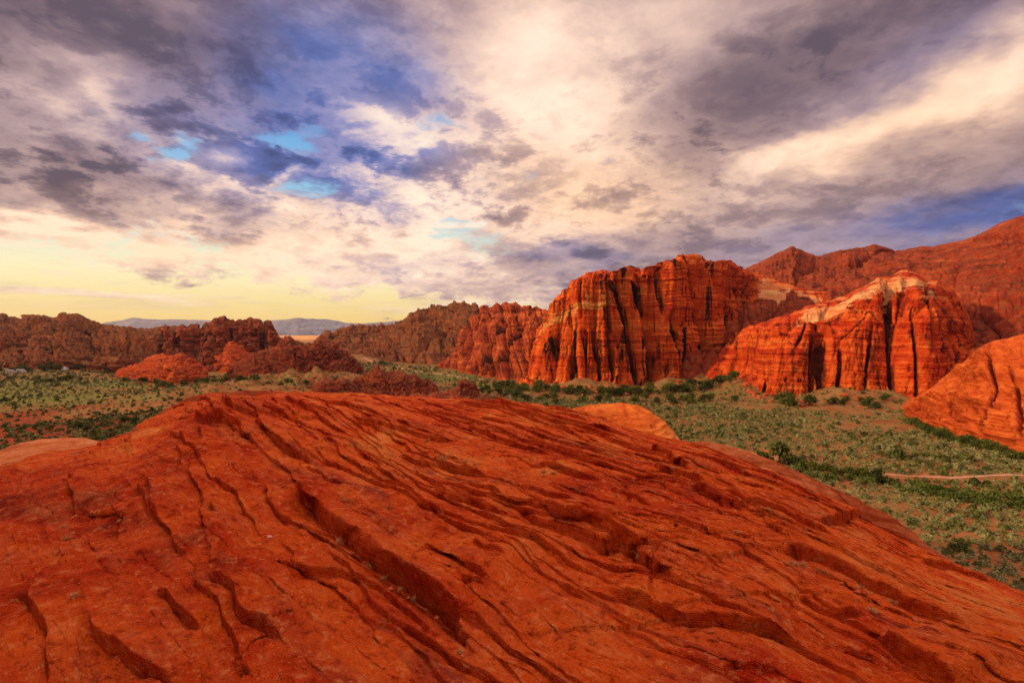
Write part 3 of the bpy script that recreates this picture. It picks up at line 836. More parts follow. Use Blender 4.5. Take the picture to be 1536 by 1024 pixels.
curtain('hill', [(380, 505), (700, 505)], [(380, 500), (410, 496), (450, 493), (500, 492.5), (560, 491), (620, 492), (700, 494)], 250, HILLY, 300, 24, M_FAR,
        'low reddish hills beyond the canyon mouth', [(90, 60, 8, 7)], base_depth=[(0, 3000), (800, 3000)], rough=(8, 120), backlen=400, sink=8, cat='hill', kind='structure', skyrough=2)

# mountainside behind the tall cliff, up to the right edge
curtain('mountainside', [(960, 540), (1980, 560)], [(960, 430), (1110, 403), (1150, 386), (1170, 378), (1190, 370), (1205, 375), (1225, 382), (1260, 376), (1290, 373), (1312, 368), (1328, 371), (1342, 377), (1362, 369), (1400, 366), (1450, 355), (1475, 346), (1500, 334), (1536, 325), (1700, 290), (1980, 300)],
        [(960, 290), (1300, 300), (1536, 240), (1980, 200)], [(0, 0, 0), (0.35, 0.3, 0.42), (0.7, 0.68, 0.74), (0.92, 0.92, 0.95), (1, 1, 1)], 1500, 360, M_BACK,
        'high rounded red mountainside rising behind the cliffs to the right', [(75, 160, 13, 12), (28, 70, 5.5, 13), (10, 14, 2.6, 14), (4, 3.5, 0.7, 15)], base_depth=[(900, 330), (1250, 310), (1500, 250), (2000, 170)], rough=(6, 60), bed=(1.0, 7), skyrough=1.5, backlen=300, cat='mountain', kind='structure')

# left plateau
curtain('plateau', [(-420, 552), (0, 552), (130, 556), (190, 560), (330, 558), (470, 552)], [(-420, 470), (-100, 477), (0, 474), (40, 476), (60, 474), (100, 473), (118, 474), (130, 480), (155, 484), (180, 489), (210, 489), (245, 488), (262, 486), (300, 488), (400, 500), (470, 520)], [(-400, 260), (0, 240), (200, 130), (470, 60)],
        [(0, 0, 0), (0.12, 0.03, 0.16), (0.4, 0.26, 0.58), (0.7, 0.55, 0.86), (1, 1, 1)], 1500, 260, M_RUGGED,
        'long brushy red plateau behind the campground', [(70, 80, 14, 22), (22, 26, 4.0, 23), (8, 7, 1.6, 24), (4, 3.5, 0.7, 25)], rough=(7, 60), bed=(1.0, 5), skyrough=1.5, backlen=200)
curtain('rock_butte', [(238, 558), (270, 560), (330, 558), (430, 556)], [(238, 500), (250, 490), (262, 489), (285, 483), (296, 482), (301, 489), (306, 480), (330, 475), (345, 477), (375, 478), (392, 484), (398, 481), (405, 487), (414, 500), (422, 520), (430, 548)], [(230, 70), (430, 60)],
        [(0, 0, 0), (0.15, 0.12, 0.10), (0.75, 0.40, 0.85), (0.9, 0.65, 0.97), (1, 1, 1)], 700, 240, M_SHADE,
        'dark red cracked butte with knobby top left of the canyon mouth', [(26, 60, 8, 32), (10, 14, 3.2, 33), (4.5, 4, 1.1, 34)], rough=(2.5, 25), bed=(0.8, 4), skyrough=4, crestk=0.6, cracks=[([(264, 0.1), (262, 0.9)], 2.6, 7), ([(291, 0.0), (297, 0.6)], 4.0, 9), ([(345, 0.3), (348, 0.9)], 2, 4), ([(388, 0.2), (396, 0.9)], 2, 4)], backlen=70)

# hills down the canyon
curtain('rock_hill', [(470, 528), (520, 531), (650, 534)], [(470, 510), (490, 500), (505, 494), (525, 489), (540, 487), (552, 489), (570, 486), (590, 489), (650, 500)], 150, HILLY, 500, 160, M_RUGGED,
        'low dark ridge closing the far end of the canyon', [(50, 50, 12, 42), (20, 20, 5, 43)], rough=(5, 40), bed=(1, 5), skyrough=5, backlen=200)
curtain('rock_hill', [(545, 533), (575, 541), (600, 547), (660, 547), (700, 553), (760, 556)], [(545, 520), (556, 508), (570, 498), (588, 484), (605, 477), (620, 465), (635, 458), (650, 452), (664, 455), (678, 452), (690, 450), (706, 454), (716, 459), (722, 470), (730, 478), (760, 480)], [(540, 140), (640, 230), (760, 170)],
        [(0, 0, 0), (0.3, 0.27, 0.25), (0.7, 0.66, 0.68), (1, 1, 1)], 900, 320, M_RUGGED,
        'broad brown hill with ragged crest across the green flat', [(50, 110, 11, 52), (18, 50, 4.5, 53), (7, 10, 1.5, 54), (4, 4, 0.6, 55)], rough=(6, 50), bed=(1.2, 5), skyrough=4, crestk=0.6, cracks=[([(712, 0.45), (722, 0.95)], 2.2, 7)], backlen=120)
curtain('rock_hill', [(650, 552), (690, 558), (730, 566), (800, 576), (880, 580)], [(700, 520), (716, 478), (726, 466), (740, 461), (755, 452), (768, 449), (785, 457), (800, 462), (818, 464), (835, 461), (850, 462), (880, 470)], [(650, 120), (880, 110)],
        [(0, 0, 0), (0.15, 0.10, 0.12), (0.6, 0.45, 0.66), (0.88, 0.8, 0.95), (1, 1, 1)], 900, 320, M_JAG,
        'fluted orange hill leaning against the tall dark streaked cliff', [(24, 160, 9, 62), (11, 120, 4, 63), (4.5, 30, 1.2, 64)], lean=0.35, rough=(3, 30), bed=(0.6, 4), skyrough=3, crestk=0.6, cracks=[([(722, 0.1), (770, 0.7)], 2.4, 5), ([(745, 0.1), (800, 0.8)], 2.2, 5), ([(785, 0.05), (812, 0.6)], 3, 6), ([(815, 0.1), (835, 0.8)], 3, 6)], backlen=120)

# the tall cliff
def tall_pale(kx, V, P):
    return np.exp(-((V - 0.66) / 0.05) ** 2) * (1 - sstep(kx, 905, 985)) * 0.85 + 0.35 * np.exp(-((V - 0.72) / 0.015) ** 2) + 0.3 * np.exp(-((V - 0.5) / 0.012) ** 2)
TALL_CRACKS = [
    ([(990, 0.02), (981, 0.35), (973, 0.6), (969, 0.85), (967, 1.0)], 3.6, 12), ([(984, 0.02), (980, 0.4)], 6.0, 6),
    ([(1066, 0.0), (1056, 0.45), (1046, 0.75), (1036, 0.95)], 3.4, 11), ([(1060, 0.0), (1058, 0.3)], 8.0, 6), ([(1082, 0.5), (1079, 1.0)], 1.6, 8),
    ([(1107, 0.35), (1103, 0.6), (1094, 0.95)], 2.0, 7), ([(956, 0.05), (947, 0.4), (943, 0.65), (935, 0.95)], 3.0, 9), ([(921, 0.45), (926, 1.0)], 1.7, 7),
    ([(894, 0.1), (894, 0.45)], 1.8, 7), ([(869, 0.0), (876, 0.45)], 3.0, 8), ([(839, 0.0), (842, 0.25)], 2.4, 8), ([(1018, 0.05), (1009, 0.5)], 2.2, 7),
    ([(913, 0.15), (916, 0.6)], 2.0, 7), ([(852, 0.6), (866, 0.98)], 1.6, 8), ([(876, 0.6), (889, 0.98)], 1.6, 8), ([(900, 0.7), (907, 0.92)], 1.3, 4), ([(1000, 0.55), (1004, 0.9)], 1.4, 5), ([(1124, 0.1), (1118, 0.9)], 2.2, 8), ([(1092, 0.0), (1094, 0.3)], 3, 7)]
MASSIF_CRACKS = [([(1260, 0.02), (1263, 0.4)], 2.6, 6), ([(1347, 0.0), (1338, 0.5), (1332, 0.9)], 3.0, 6), ([(1222, 0.0), (1219, 0.62)], 2.6, 7), ([(1236, 0.0), (1234, 0.6)], 9, 4), ([(1402, 0.4), (1392, 0.95)], 2.6, 5),
    ([(1452, 0.3), (1443, 0.9)], 2.6, 5), ([(1300, 0.1), (1308, 0.5)], 2.0, 4), ([(1376, 0.1), (1370, 0.6)], 2.0, 4), ([(1195, 0.55), (1215, 0.8)], 2, 3)]
curtain('sandstone_cliff', [(735, 566), (770, 575), (800, 580), (860, 585), (960, 583), (1020, 577), (1050, 573), (1095, 566), (1150, 552)],
        [(800, 560), (822, 500), (838, 468), (846, 452), (854, 434), (860, 427), (865, 427), (868, 418), (874, 415), (880, 420), (884, 418), (890, 408), (905, 404), (922, 406), (929, 405), (935, 399), (946, 397), (958, 400), (964, 404), (975, 398), (992, 391), (1003, 389), (1012, 391), (1022, 388), (1032, 383), (1042, 381), (1055, 384), (1062, 390), (1080, 391), (1098, 390), (1106, 396), (1114, 399), (1140, 418), (1175, 445)],
        [(800, 30), (860, 34), (1000, 45), (1175, 60)],
        [(0, 0, 0), (0.08, 0.16, 0.04), (0.16, 0.30, 0.10), (0.6, 0.46, 0.62), (0.86, 0.56, 0.90), (0.94, 0.68, 0.97), (1, 1, 1)], 1700, 520, M_CLIFF,
        'tall orange sandstone cliff with deep black vertical cracks and varnish streaks', [(38, 400, 9.0, 72), (15, 260, 4.0, 73), (6, 90, 1.2, 76), (3.4, 5.5, 0.45, 74), (8, 7, 2.6, 77, -1, 0.16)], lean=0.10, rough=(1.4, 20), bed=(0.8, 2.2), pale=tall_pale, backlen=90, skyrough=0.6, cracks=TALL_CRACKS)
# banded slope between the two cliffs
def band_pale(kx, V, P):
    return np.exp(-((V - 0.66) / 0.30) ** 2) * 1.3 * (1 - sstep(kx, 1215, 1250)) * sstep(kx, 1125, 1150)
curtain('sandstone_slope', [(1060, 520), (1130, 520), (1260, 520)], [(1090, 398), (1112, 404), (1140, 412), (1175, 424), (1215, 436), (1240, 438), (1290, 430)], 60,
        [(0, 0, 0), (0.3, 0.3, 0.45), (1, 1, 1)], 600, 200, M_MASSIF,
        'tilted white banded slope between the tall cliff and the capped cliff', [(9, 90, 1.8, 81), (3, 8, 0.4, 82)], base_depth=[(1000, 405), (1300, 380)], rough=(1.2, 15), bed=(0.5, 2.5), pale=band_pale, lean=0.4, backlen=60)
# capped cliff on the right
def cap_pale(kx, V, P):
    a = np.exp(-((V - 0.84) / 0.11) ** 2) * 0.80 + 0.32 * sstep(V, 0.90, 1.0)
    return a * sstep(kx, 1165, 1210) * (1 - sstep(kx, 1370, 1450) * 0.75)
curtain('sandstone_cliff', [(1078, 556), (1100, 577), (1130, 588), (1165, 598), (1225, 600), (1300, 602), (1350, 604), (1400, 606), (1470, 600), (1520, 590)],
        [(1082, 520), (1100, 498), (1125, 487), (1150, 482), (1175, 474), (1200, 464), (1212, 459), (1240, 450), (1265, 442), (1285, 430), (1300, 424), (1318, 412), (1335, 413), (1348, 405), (1362, 403), (1378, 407), (1392, 415), (1410, 420), (1430, 436), (1446, 452), (1455, 475), (1464, 500), (1475, 520), (1520, 560)],
        [(1080, 22), (1200, 40), (1360, 62), (1520, 45)],
        [(0, 0, 0), (0.08, 0.10, 0.05), (0.55, 0.24, 0.58), (0.76, 0.38, 0.82), (0.88, 0.62, 0.92), (1, 1, 1)], 1400, 460, M_MASSIF,
        'broad red cliff capped with cream and yellow rock', [(36, 120, 6.5, 92), (14, 60, 1.8, 93), (5, 18, 0.6, 95), (3.2, 4, 0.3, 94)], lean=-0.08, rough=(1.6, 22), bed=(0.6, 2.4), pale=cap_pale, backlen=90, skyrough=0.8, cracks=MASSIF_CRACKS)
curtain('sandstone_apron', [(1030, 577), (1070, 578), (1100, 582), (1140, 592)], [(1048, 574), (1066, 548), (1083, 524), (1102, 505), (1124, 488), (1150, 482), (1175, 474)], [(1040, 14), (1100, 26), (1180, 40)],
        [(0, 0, 0), (0.3, 0.3, 0.22), (0.7, 0.68, 0.66), (1, 1, 1)], 500, 260, M_MASSIF,
        'sloping orange red apron filling the corner between the two tall cliffs', [(16, 40, 3, 232), (6, 14, 1.2, 233), (2.6, 3, 0.4, 234)], rough=(1.2, 14), bed=(0.4, 2.2), tilt=0.2, backlen=30)
# near orange dome on the right edge
curtain('sandstone_dome', [(1352, 618), (1370, 632), (1400, 645), (1440, 657), (1480, 668), (1536, 680), (1620, 700), (1800, 740)],
        [(1352, 612), (1365, 601), (1385, 590), (1400, 579), (1425, 560), (1446, 540), (1460, 527), (1475, 516), (1490, 511), (1512, 507), (1536, 500), (1600, 480), (1800, 470)],
        [(1350, 14), (1420, 45), (1536, 70), (1800, 60)], ROUND, 1100, 380, M_DOME,
        'smooth glowing orange dome of bedded rock at the foot of the mountainside', [(24, 18, 2.6, 102), (9, 4.5, 1.1, 103), (3, 1.5, 0.4, 104)], rough=(1.8, 18), bed=(0.8, 1.5), tilt=0.22, lean=0.4, backlen=70, cracks=[([(1470, 0.1), (1490, 0.4), (1478, 0.8)], 3, 2.0), ([(1400, 0.2), (1425, 0.6)], 2, 1.2), ([(1530, 0.1), (1515, 0.5)], 3, 1.8)])

# small outcrops out on the flat
curtain('rock_outcrop', [(168, 567), (200, 573), (260, 577), (312, 571)], [(168, 565), (180, 553), (195, 548), (205, 545), (218, 540), (232, 532), (244, 530), (252, 535), (262, 532), (272, 529), (280, 534), (292, 541), (303, 546), (309, 553), (312, 566)], 32, ROUND, 520, 200, M_KNOB,
        'small sunlit orange outcrop standing alone on the green flat', [(11, 9, 2.6, 112), (4.5, 3.2, 1.3, 113), (2, 1.4, 0.3, 114)], rough=(0.9, 10), bed=(0.4, 1.6), crestk=0.45, backlen=30, cat='rock')
curtain('rock_outcrop', [(296, 556), (345, 560), (400, 557)], [(296, 552), (306, 535), (316, 524), (330, 514), (342, 511), (358, 513), (372, 520), (386, 528), (400, 546)], 40, ROUND, 480, 190, M_KNOB,
        'rounded brown outcrop tucked in front of the dark cracked butte', [(12, 10, 3, 122), (5, 4, 1.5, 123), (2, 1.5, 0.4, 124)], rough=(1, 12), bed=(0.4, 2), crestk=0.5, backlen=30, cat='rock')
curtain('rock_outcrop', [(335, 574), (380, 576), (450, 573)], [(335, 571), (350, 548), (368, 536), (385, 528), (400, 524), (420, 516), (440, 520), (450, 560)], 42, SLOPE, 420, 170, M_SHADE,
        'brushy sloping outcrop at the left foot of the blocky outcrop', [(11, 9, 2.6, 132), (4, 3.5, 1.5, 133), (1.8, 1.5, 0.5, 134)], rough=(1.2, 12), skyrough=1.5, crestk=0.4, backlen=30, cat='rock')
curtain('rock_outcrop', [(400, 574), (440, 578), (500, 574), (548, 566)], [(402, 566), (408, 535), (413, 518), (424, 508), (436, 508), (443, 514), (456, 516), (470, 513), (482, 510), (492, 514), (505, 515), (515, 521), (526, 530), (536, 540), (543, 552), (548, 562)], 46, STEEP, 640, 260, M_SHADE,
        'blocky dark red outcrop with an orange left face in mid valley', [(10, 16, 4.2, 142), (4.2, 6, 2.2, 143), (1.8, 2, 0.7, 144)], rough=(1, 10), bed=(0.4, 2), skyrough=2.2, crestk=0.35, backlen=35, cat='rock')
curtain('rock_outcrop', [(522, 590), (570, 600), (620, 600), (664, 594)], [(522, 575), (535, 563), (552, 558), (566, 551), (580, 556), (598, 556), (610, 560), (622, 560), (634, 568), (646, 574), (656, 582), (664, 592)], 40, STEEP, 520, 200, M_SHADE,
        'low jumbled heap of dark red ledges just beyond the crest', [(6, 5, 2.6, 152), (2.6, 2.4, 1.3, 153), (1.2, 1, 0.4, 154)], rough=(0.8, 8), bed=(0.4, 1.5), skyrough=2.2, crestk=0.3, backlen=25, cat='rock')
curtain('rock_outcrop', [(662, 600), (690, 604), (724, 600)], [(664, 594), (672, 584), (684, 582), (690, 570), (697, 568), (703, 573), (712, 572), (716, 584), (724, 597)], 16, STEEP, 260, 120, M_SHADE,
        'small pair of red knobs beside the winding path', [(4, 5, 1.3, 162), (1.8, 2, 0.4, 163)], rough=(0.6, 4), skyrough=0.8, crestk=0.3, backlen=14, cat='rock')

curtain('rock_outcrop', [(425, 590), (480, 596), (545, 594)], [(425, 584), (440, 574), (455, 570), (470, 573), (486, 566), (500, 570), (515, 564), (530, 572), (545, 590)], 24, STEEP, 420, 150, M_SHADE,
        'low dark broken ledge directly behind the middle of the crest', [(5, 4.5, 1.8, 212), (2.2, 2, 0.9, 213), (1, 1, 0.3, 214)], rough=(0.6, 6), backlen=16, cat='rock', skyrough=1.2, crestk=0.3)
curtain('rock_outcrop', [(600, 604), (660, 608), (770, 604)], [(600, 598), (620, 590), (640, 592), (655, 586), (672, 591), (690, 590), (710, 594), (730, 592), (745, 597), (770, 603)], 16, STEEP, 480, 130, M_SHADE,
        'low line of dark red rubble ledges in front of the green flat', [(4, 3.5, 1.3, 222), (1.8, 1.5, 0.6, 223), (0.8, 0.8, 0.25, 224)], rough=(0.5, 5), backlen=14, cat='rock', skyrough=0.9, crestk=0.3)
# nearer slabs around the dome
curtain('sandstone_knoll', [(800, 800), (930, 800), (1085, 800)], [(800, 655), (840, 622), (862, 612), (885, 607), (905, 605), (935, 604), (955, 608), (975, 616), (992, 627), (1005, 640), (1016, 655), (1028, 672), (1060, 720), (1085, 760)], 0, ROUND, 500, 300, M_KNOLL,
        'golden striped knoll rising behind the crest of the dome', [(9, 3.2, 0.45, 172), (4, 1.2, 0.18, 173)], base_depth=[(800, 44), (1100, 40)], sky_depth=[(800, 60), (930, 62), (1085, 50)], rough=(0.5, 8), bed=(0.30, 0.6), tilt=-0.12, backlen=24, cat='rock')
curtain('sandstone_slab', [(1010, 900), (1230, 930), (1450, 960)], [(1015, 668), (1030, 664), (1045, 661), (1062, 662), (1085, 667), (1110, 674), (1140, 683), (1152, 687), (1175, 696), (1215, 714), (1260, 736), (1290, 748), (1300, 757), (1330, 769), (1352, 784), (1375, 801), (1392, 818), (1425, 840), (1450, 862)], 0, ROUND, 900, 240, M_SLAB,
        'pale lower slab showing along the right rim of the dome', [(6, 2.2, 0.35, 182), (2.4, 0.9, 0.14, 183)], base_depth=[(1000, 34), (1450, 20)], sky_depth=[(1000, 38), (1160, 32), (1290, 26), (1450, 22)], rough=(0.35, 5), bed=(0.10, 0.45), backlen=10, cat='rock')
curtain('sandstone_slab', [(-150, 800), (60, 800), (240, 800)], [(-150, 720), (-40, 690), (0, 675), (30, 664), (62, 657), (100, 655), (130, 657), (152, 664), (180, 676), (240, 700)], 0, ROUND, 420, 200, M_SLAB,
        'smooth pale pink slab below the left flank of the dome', [(7, 2.5, 0.3, 192), (2.5, 0.8, 0.1, 193)], base_depth=[(-200, 30), (300, 34)], sky_depth=[(-200, 36), (100, 42), (300, 40)], rough=(0.3, 6), bed=(0.10, 0.5), backlen=12, cat='rock')
curtain('sandstone_shoulder', [(150, 760), (300, 760), (560, 760)], [(160, 690), (205, 650), (222, 630), (240, 618), (258, 606), (282, 596), (305, 590), (335, 586), (370, 584), (420, 586), (560, 610)], 0, ROUND, 600, 240, M_KNOB,
        'dark red shoulder of rock stepping down behind the left crest', [(5, 2.2, 0.7, 202), (2.2, 0.9, 0.28, 203)], base_depth=[(100, 34), (600, 36)], sky_depth=[(100, 40), (300, 46), (600, 46)], rough=(0.5, 6), bed=(0.2, 0.7), backlen=14, cat='rock')
# ------------------------------------------------------------------ paths across the valley
def ribbon(name, pts, width, label, lift=0.10):
    p = np.array(pts, float); w = on_plane(p[:, 0], p[:, 1])
    L = np.concatenate([[0], np.cumsum(np.hypot(*np.diff(w[:, :2], axis=0).T))])
    q = np.linspace(0, L[-1], int(L[-1] / 1.5) + 2)
    x = np.interp(q, L, w[:, 0]); y = np.interp(q, L, w[:, 1])
    for _ in range(12):
        x[1:-1] = (x[:-2] + 2 * x[1:-1] + x[2:]) / 4; y[1:-1] = (y[:-2] + 2 * y[1:-1] + y[2:]) / 4
    tx = np.gradient(x); ty = np.gradient(y); n = np.hypot(tx, ty)
    wd = width * (0.8 + 0.35 * fbm(q / 9, q * 0, 400, 3))
    rows = []
    for k in (-1, -0.5, 0, 0.5, 1):
        X = x - ty / n * wd * k * 0.5; Y = y + tx / n * wd * k * 0.5
        rows.append(np.stack([X, Y, ground_z(X, Y) + lift * (1 - 0.5 * abs(k))], -1))
    o = make_mesh(name, np.array(rows).reshape(-1, 3), grid_faces(5, len(q)), M_TRAIL)
    tag(o, label, 'path', kind='structure')
ribbon('path', [(1070, 668), (1100, 676), (1147, 687), (1200, 697), (1260, 706), (1330, 711), (1400, 713), (1480, 713), (1560, 711), (1760, 705)], 2.0, 'pale dirt road crossing the sage flat')
ribbon('path', [(545, 537), (560, 543), (590, 548), (605, 553), (625, 557), (680, 563), (730, 568)], 4.0, 'pale track along the green canyon flat')
ribbon('path', [(742, 571), (748, 575), (770, 579), (764, 583), (752, 587), (762, 592), (768, 596), (758, 602)], 2.2, 'winding sandy path below the fluted hill')

# ------------------------------------------------------------------ vegetation
def leaf_quads(c, size, n_r):
    """one small leaf-clump quad per centre, randomly turned"""
    n = len(c)
    a = n_r.normal(size=(n, 3)); a /= np.linalg.norm(a, axis=1)[:, None]
    b = np.cross(a, n_r.normal(size=(n, 3))); b /= np.linalg.norm(b, axis=1)[:, None]
    s = size * n_r.uniform(0.6, 1.3, (n, 1))
    a = a * s; b = b * s * 0.7
    return np.stack([c - a - b, c + a - b, c + a * 0.7 + b, c - a * 0.7 + b], 1)

def bush_mesh(n, n_r, rx=0.6, h=0.65, size=0.11):
    th = n_r.uniform(0, 2 * math.pi, n); zz = n_r.uniform(0, 1, n) ** 0.7
    rad = np.sqrt(1 - (zz * 0.92) ** 2) * rx * (0.75 + 0.25 * np.sin(th * 3 + n_r.uniform(0, 6)) + n_r.normal(0, 0.08, n)) * n_r.uniform(0.7, 1.0, n)
    c = np.stack([rad * np.cos(th), rad * np.sin(th), zz * h * (0.85 + 0.2 * np.sin(th * 2 + 1))], -1)
    q = leaf_quads(c, size, n_r)
    # a rounded inner body of twigs and leaves
    a = np.linspace(0, 2 * math.pi, 7); w = n_r.uniform(0.6, 0.8, 7) * rx; w[-1] = w[0]
    core = [[(0.45 * w[i] * math.cos(a[i]), 0.45 * w[i] * math.sin(a[i]), h * 0.74), (w[i] * math.cos(a[i]), w[i] * math.sin(a[i]), 0), (w[i + 1] * math.cos(a[i + 1]), w[i + 1] * math.sin(a[i + 1]), 0), (0.45 * w[i + 1] * math.cos(a[i + 1]), 0.45 * w[i + 1] * math.sin(a[i + 1]), h * 0.74)] for i in range(6)]
    return np.concatenate([q, np.array(core)])

lr = np.random.default_rng(11)
SAGE = [bush_mesh(230, lr, size=0.075) for _ in range(6)]
SAGE_FAR = [bush_mesh(26, lr, size=0.21) for _ in range(8)]

def quad_obj(name, Q, mat, parent=None, link=True):
    return make_mesh(name, Q.reshape(-1, 3), np.arange(len(Q) * 4).reshape(-1, 4), mat, smooth=False, parent=parent, link=link)

FAR_EDGE = [(-300, 553), (0, 554), (180, 558), (250, 566), (330, 562), (400, 562), (520, 545), (560, 536), (600, 548), (650, 550), (720, 564), (790, 578), (860, 585), (960, 584), (1050, 575), (1090, 577), (1160, 596), (1225, 592), (1350, 596), (1362, 622), (1400, 646), (1450, 662), (1536, 681), (1800, 742)]
SIL_PX = [(q[0], q[1]) for q in SIL]
n1_, n2_ = 0.93, 2.0
pts = []
for (ra, rb, sp) in ((48, 120, 1.1), (120, 260, 1.4), (260, 420, 3.0), (420, 700, 5.0)):
    gx = np.arange(-rb, rb, sp); gy = np.arange(20, rb, sp)
    X, Y = np.meshgrid(gx, gy); X = X.ravel() + rng.uniform(-0.46, 0.46, X.size) * sp; Y = Y.ravel() + rng.uniform(-0.46, 0.46, Y.size) * sp
    R = np.hypot(X, Y)
    px, py = project(X, Y, 0 * X)
    m = (R >= ra) & (R < rb) & (px > -40) & (px < 1580) & (py > interp(px, FAR_EDGE) + 1) & (py < interp(px, SIL_PX) + 6)
    X, Y, R, px, py = X[m], Y[m], R[m], px[m], py[m]
    dens = 0.92 + 0.7 * fbm(X * 0.025, Y * 0.025, 500, 3)
    for bx_, by_, sx_, sy_, a_ in ((1240, 613, 60, 7, 1.2), (1130, 614, 40, 5, 1.0), (1290, 622, 60, 6, 0.7), (1000, 606, 25, 4, 1.0), (1310, 640, 60, 10, 0.3), (550, 540, 22, 5, 1.5)):
        dens -= a_ * np.exp(-((px - bx_) / sx_) ** 2 - ((py - by_) / sy_) ** 2)
    dens = np.where((px < 420) & (py > 600), dens * 0.75, dens)
    ty = np.interp(px, [1070, 1100, 1147, 1200, 1260, 1330, 1400, 1480, 1560, 1760], [668, 676, 687, 697, 706, 711, 713, 713, 711, 705])
    dens = np.where((px > 1060) & (py > ty - 2) & (py < ty + 7), 0, dens)
    k = rng.random(len(X)) < dens
    pts.append(np.stack([X[k], Y[k], R[k], px[k], py[k], np.full(k.sum(), sp)], -1))
B_ = np.concatenate(pts)
gz = ground_z(B_[:, 0], B_[:, 1])
size = rng.lognormal(0, 0.36, len(B_)) * 0.80 * np.where(B_[:, 5] > 3, B_[:, 5] / 2.6, 1.0)
darkness = rng.random(len(B_)) < (0.13 + 0.25 * (fbm(B_[:, 0] * 0.015, B_[:, 1] * 0.015, 510, 3) > 0.35) + 0.35 * ((B_[:, 3] < 420) & (B_[:, 4] > 595)))
size = np.where(darkness, size * 1.35, size)
order = np.argsort(B_[:, 2] / size)
near = order[:270]
protos = {}
for i in near:
    dk = bool(darkness[i]); v = int(i) % 6
    key = (dk, v)
    if key not in protos:
        nm = 'dark_shrub' if dk else 'sagebrush'
        protos[key] = quad_obj(nm, SAGE[v], M_DARKBUSH if dk else M_SAGE)
        o = protos[key]
        if dk: tag(o, 'dark green brush shrub among the sagebrush below the dome', 'shrub', 'dark shrubs on the nearer flat')
        else: tag(o, 'small rounded grey green sagebrush on the nearer sandy flat', 'sagebrush', 'sagebrush on the nearer flat')
    else:
        o = protos[key].copy(); COL.objects.link(o)
    o.location = (B_[i, 0], B_[i, 1], gz[i] - 0.05); s = size[i]
    o.scale = (s * rng.uniform(0.9, 1.2), s, s * rng.uniform(0.8, 1.1)); o.rotation_euler = (0, 0, rng.uniform(0, 6.28))
rest = order[270:]
for dk, nm, mat, label in ((False, 'sagebrush_scrub', M_SAGE, 'thousands of grey green sagebrush clumps dotting the valley floor'), (True, 'dark_scrub', M_DARKBUSH, 'darker brush scattered through the sage of the valley floor')):
    idx = rest[darkness[rest] == dk]
    Q = []
    for v in range(8):
        ii = idx[idx % 8 == v]
        a = rng.uniform(0, 6.28, len(ii)); ca, sa = np.cos(a), np.sin(a)
        M = SAGE_FAR[v][None] * size[ii][:, None, None, None]
        X = M[..., 0] * ca[:, None, None] - M[..., 1] * sa[:, None, None]; Y = M[..., 0] * sa[:, None, None] + M[..., 1] * ca[:, None, None]
        Q.append(np.stack([X + B_[ii, 0][:, None, None], Y + B_[ii, 1][:, None, None], M[..., 2] + gz[ii][:, None, None] - 0.05], -1).reshape(-1, 4, 3))
    o = quad_obj(nm, np.concatenate(Q), mat)
    tag(o, label, 'scrub', kind='stuff')

# trees: a tapered trunk with limbs under a broken crown
def tube_mesh(paths, seg=6):
    V, F = [], []
    for pts_, rad in paths:
        pts_ = np.array(pts_, float); off = sum(len(v) for v in V)
        a = np.linspace(0, 2 * math.pi, seg, endpoint=False)
        ring = np.stack([np.cos(a), np.sin(a), 0 * a], -1)
        V.append((pts_[:, None] + ring[None] * np.array(rad)[:, None, None]).reshape(-1, 3))
        F.append(grid_faces(len(pts_), seg, True) + off)
    return np.concatenate(V), np.concatenate(F)

def make_tree(n_r, h=4.5, w=2.4, n=620, mat=None, name='juniper_tree'):
    root = bpy.data.objects.new(name, None); COL.objects.link(root)
    paths = [([(0, 0, -0.3), (0.05, 0, h * 0.25), (0.0, 0.1, h * 0.6)], [h * 0.05, h * 0.035, h * 0.012])]
    cl = []
    for i in range(9):
        a = n_r.uniform(0, 6.28); rr = w * n_r.uniform(0.35, 0.95); z = h * n_r.uniform(0.30, 0.85)
        e = (rr * math.cos(a) * (1 - (z / h) ** 3), rr * math.sin(a) * (1 - (z / h) ** 3), z)
        paths.append(([(0, 0, h * 0.2), (e[0] * 0.5, e[1] * 0.5, z * 0.7), e], [h * 0.025, h * 0.014, h * 0.005])); cl.append(e)
    V, F = tube_mesh(paths)
    make_mesh('trunk', V, F, M_BARK, parent=root)
    cs = []
    for e in cl:
        k = n // 9
        c = np.array(e)[None] + n_r.normal(size=(k, 3)) * np.array([w * 0.27, w * 0.27, h * 0.12])
        cs.append(c)
    c = np.concatenate(cs); c[:, 2] = np.clip(c[:, 2], 0.1, None)
    quad_obj('crown', leaf_quads(c, 0.26, n_r), mat, parent=root)
    return root

def copy_tree(root):
    r = root.copy(); COL.objects.link(r)
    for ch in root.children:
        c = ch.copy(); c.parent = r; COL.objects.link(c)
    return r

tr = np.random.default_rng(21)
JUN = [make_tree(tr, 4.2, 2.6, 640, M_TREE) for _ in range(4)]
WIL = [make_tree(tr, 2.6, 2.2, 420, M_WILLOW, 'willow_shrub') for _ in range(3)]
used = set()
def plant(kind, px, py, s, label, cat, group):
    p = on_plane(px, py)
    i = int(tr.integers(len(kind))); o = kind[i]
    if o.name in used: o = copy_tree(o)
    used.add(kind[i].name)
    x, y = p[0], p[1]
    o.location = (x, y, float(ground_z(x, y)) - 0.1); o.scale = (s * tr.uniform(0.9, 1.3), s * tr.uniform(0.9, 1.3), s * tr.uniform(0.85, 1.15)); o.rotation_euler = (0, 0, tr.uniform(0, 6.28))
    tag(o, label, cat, group)

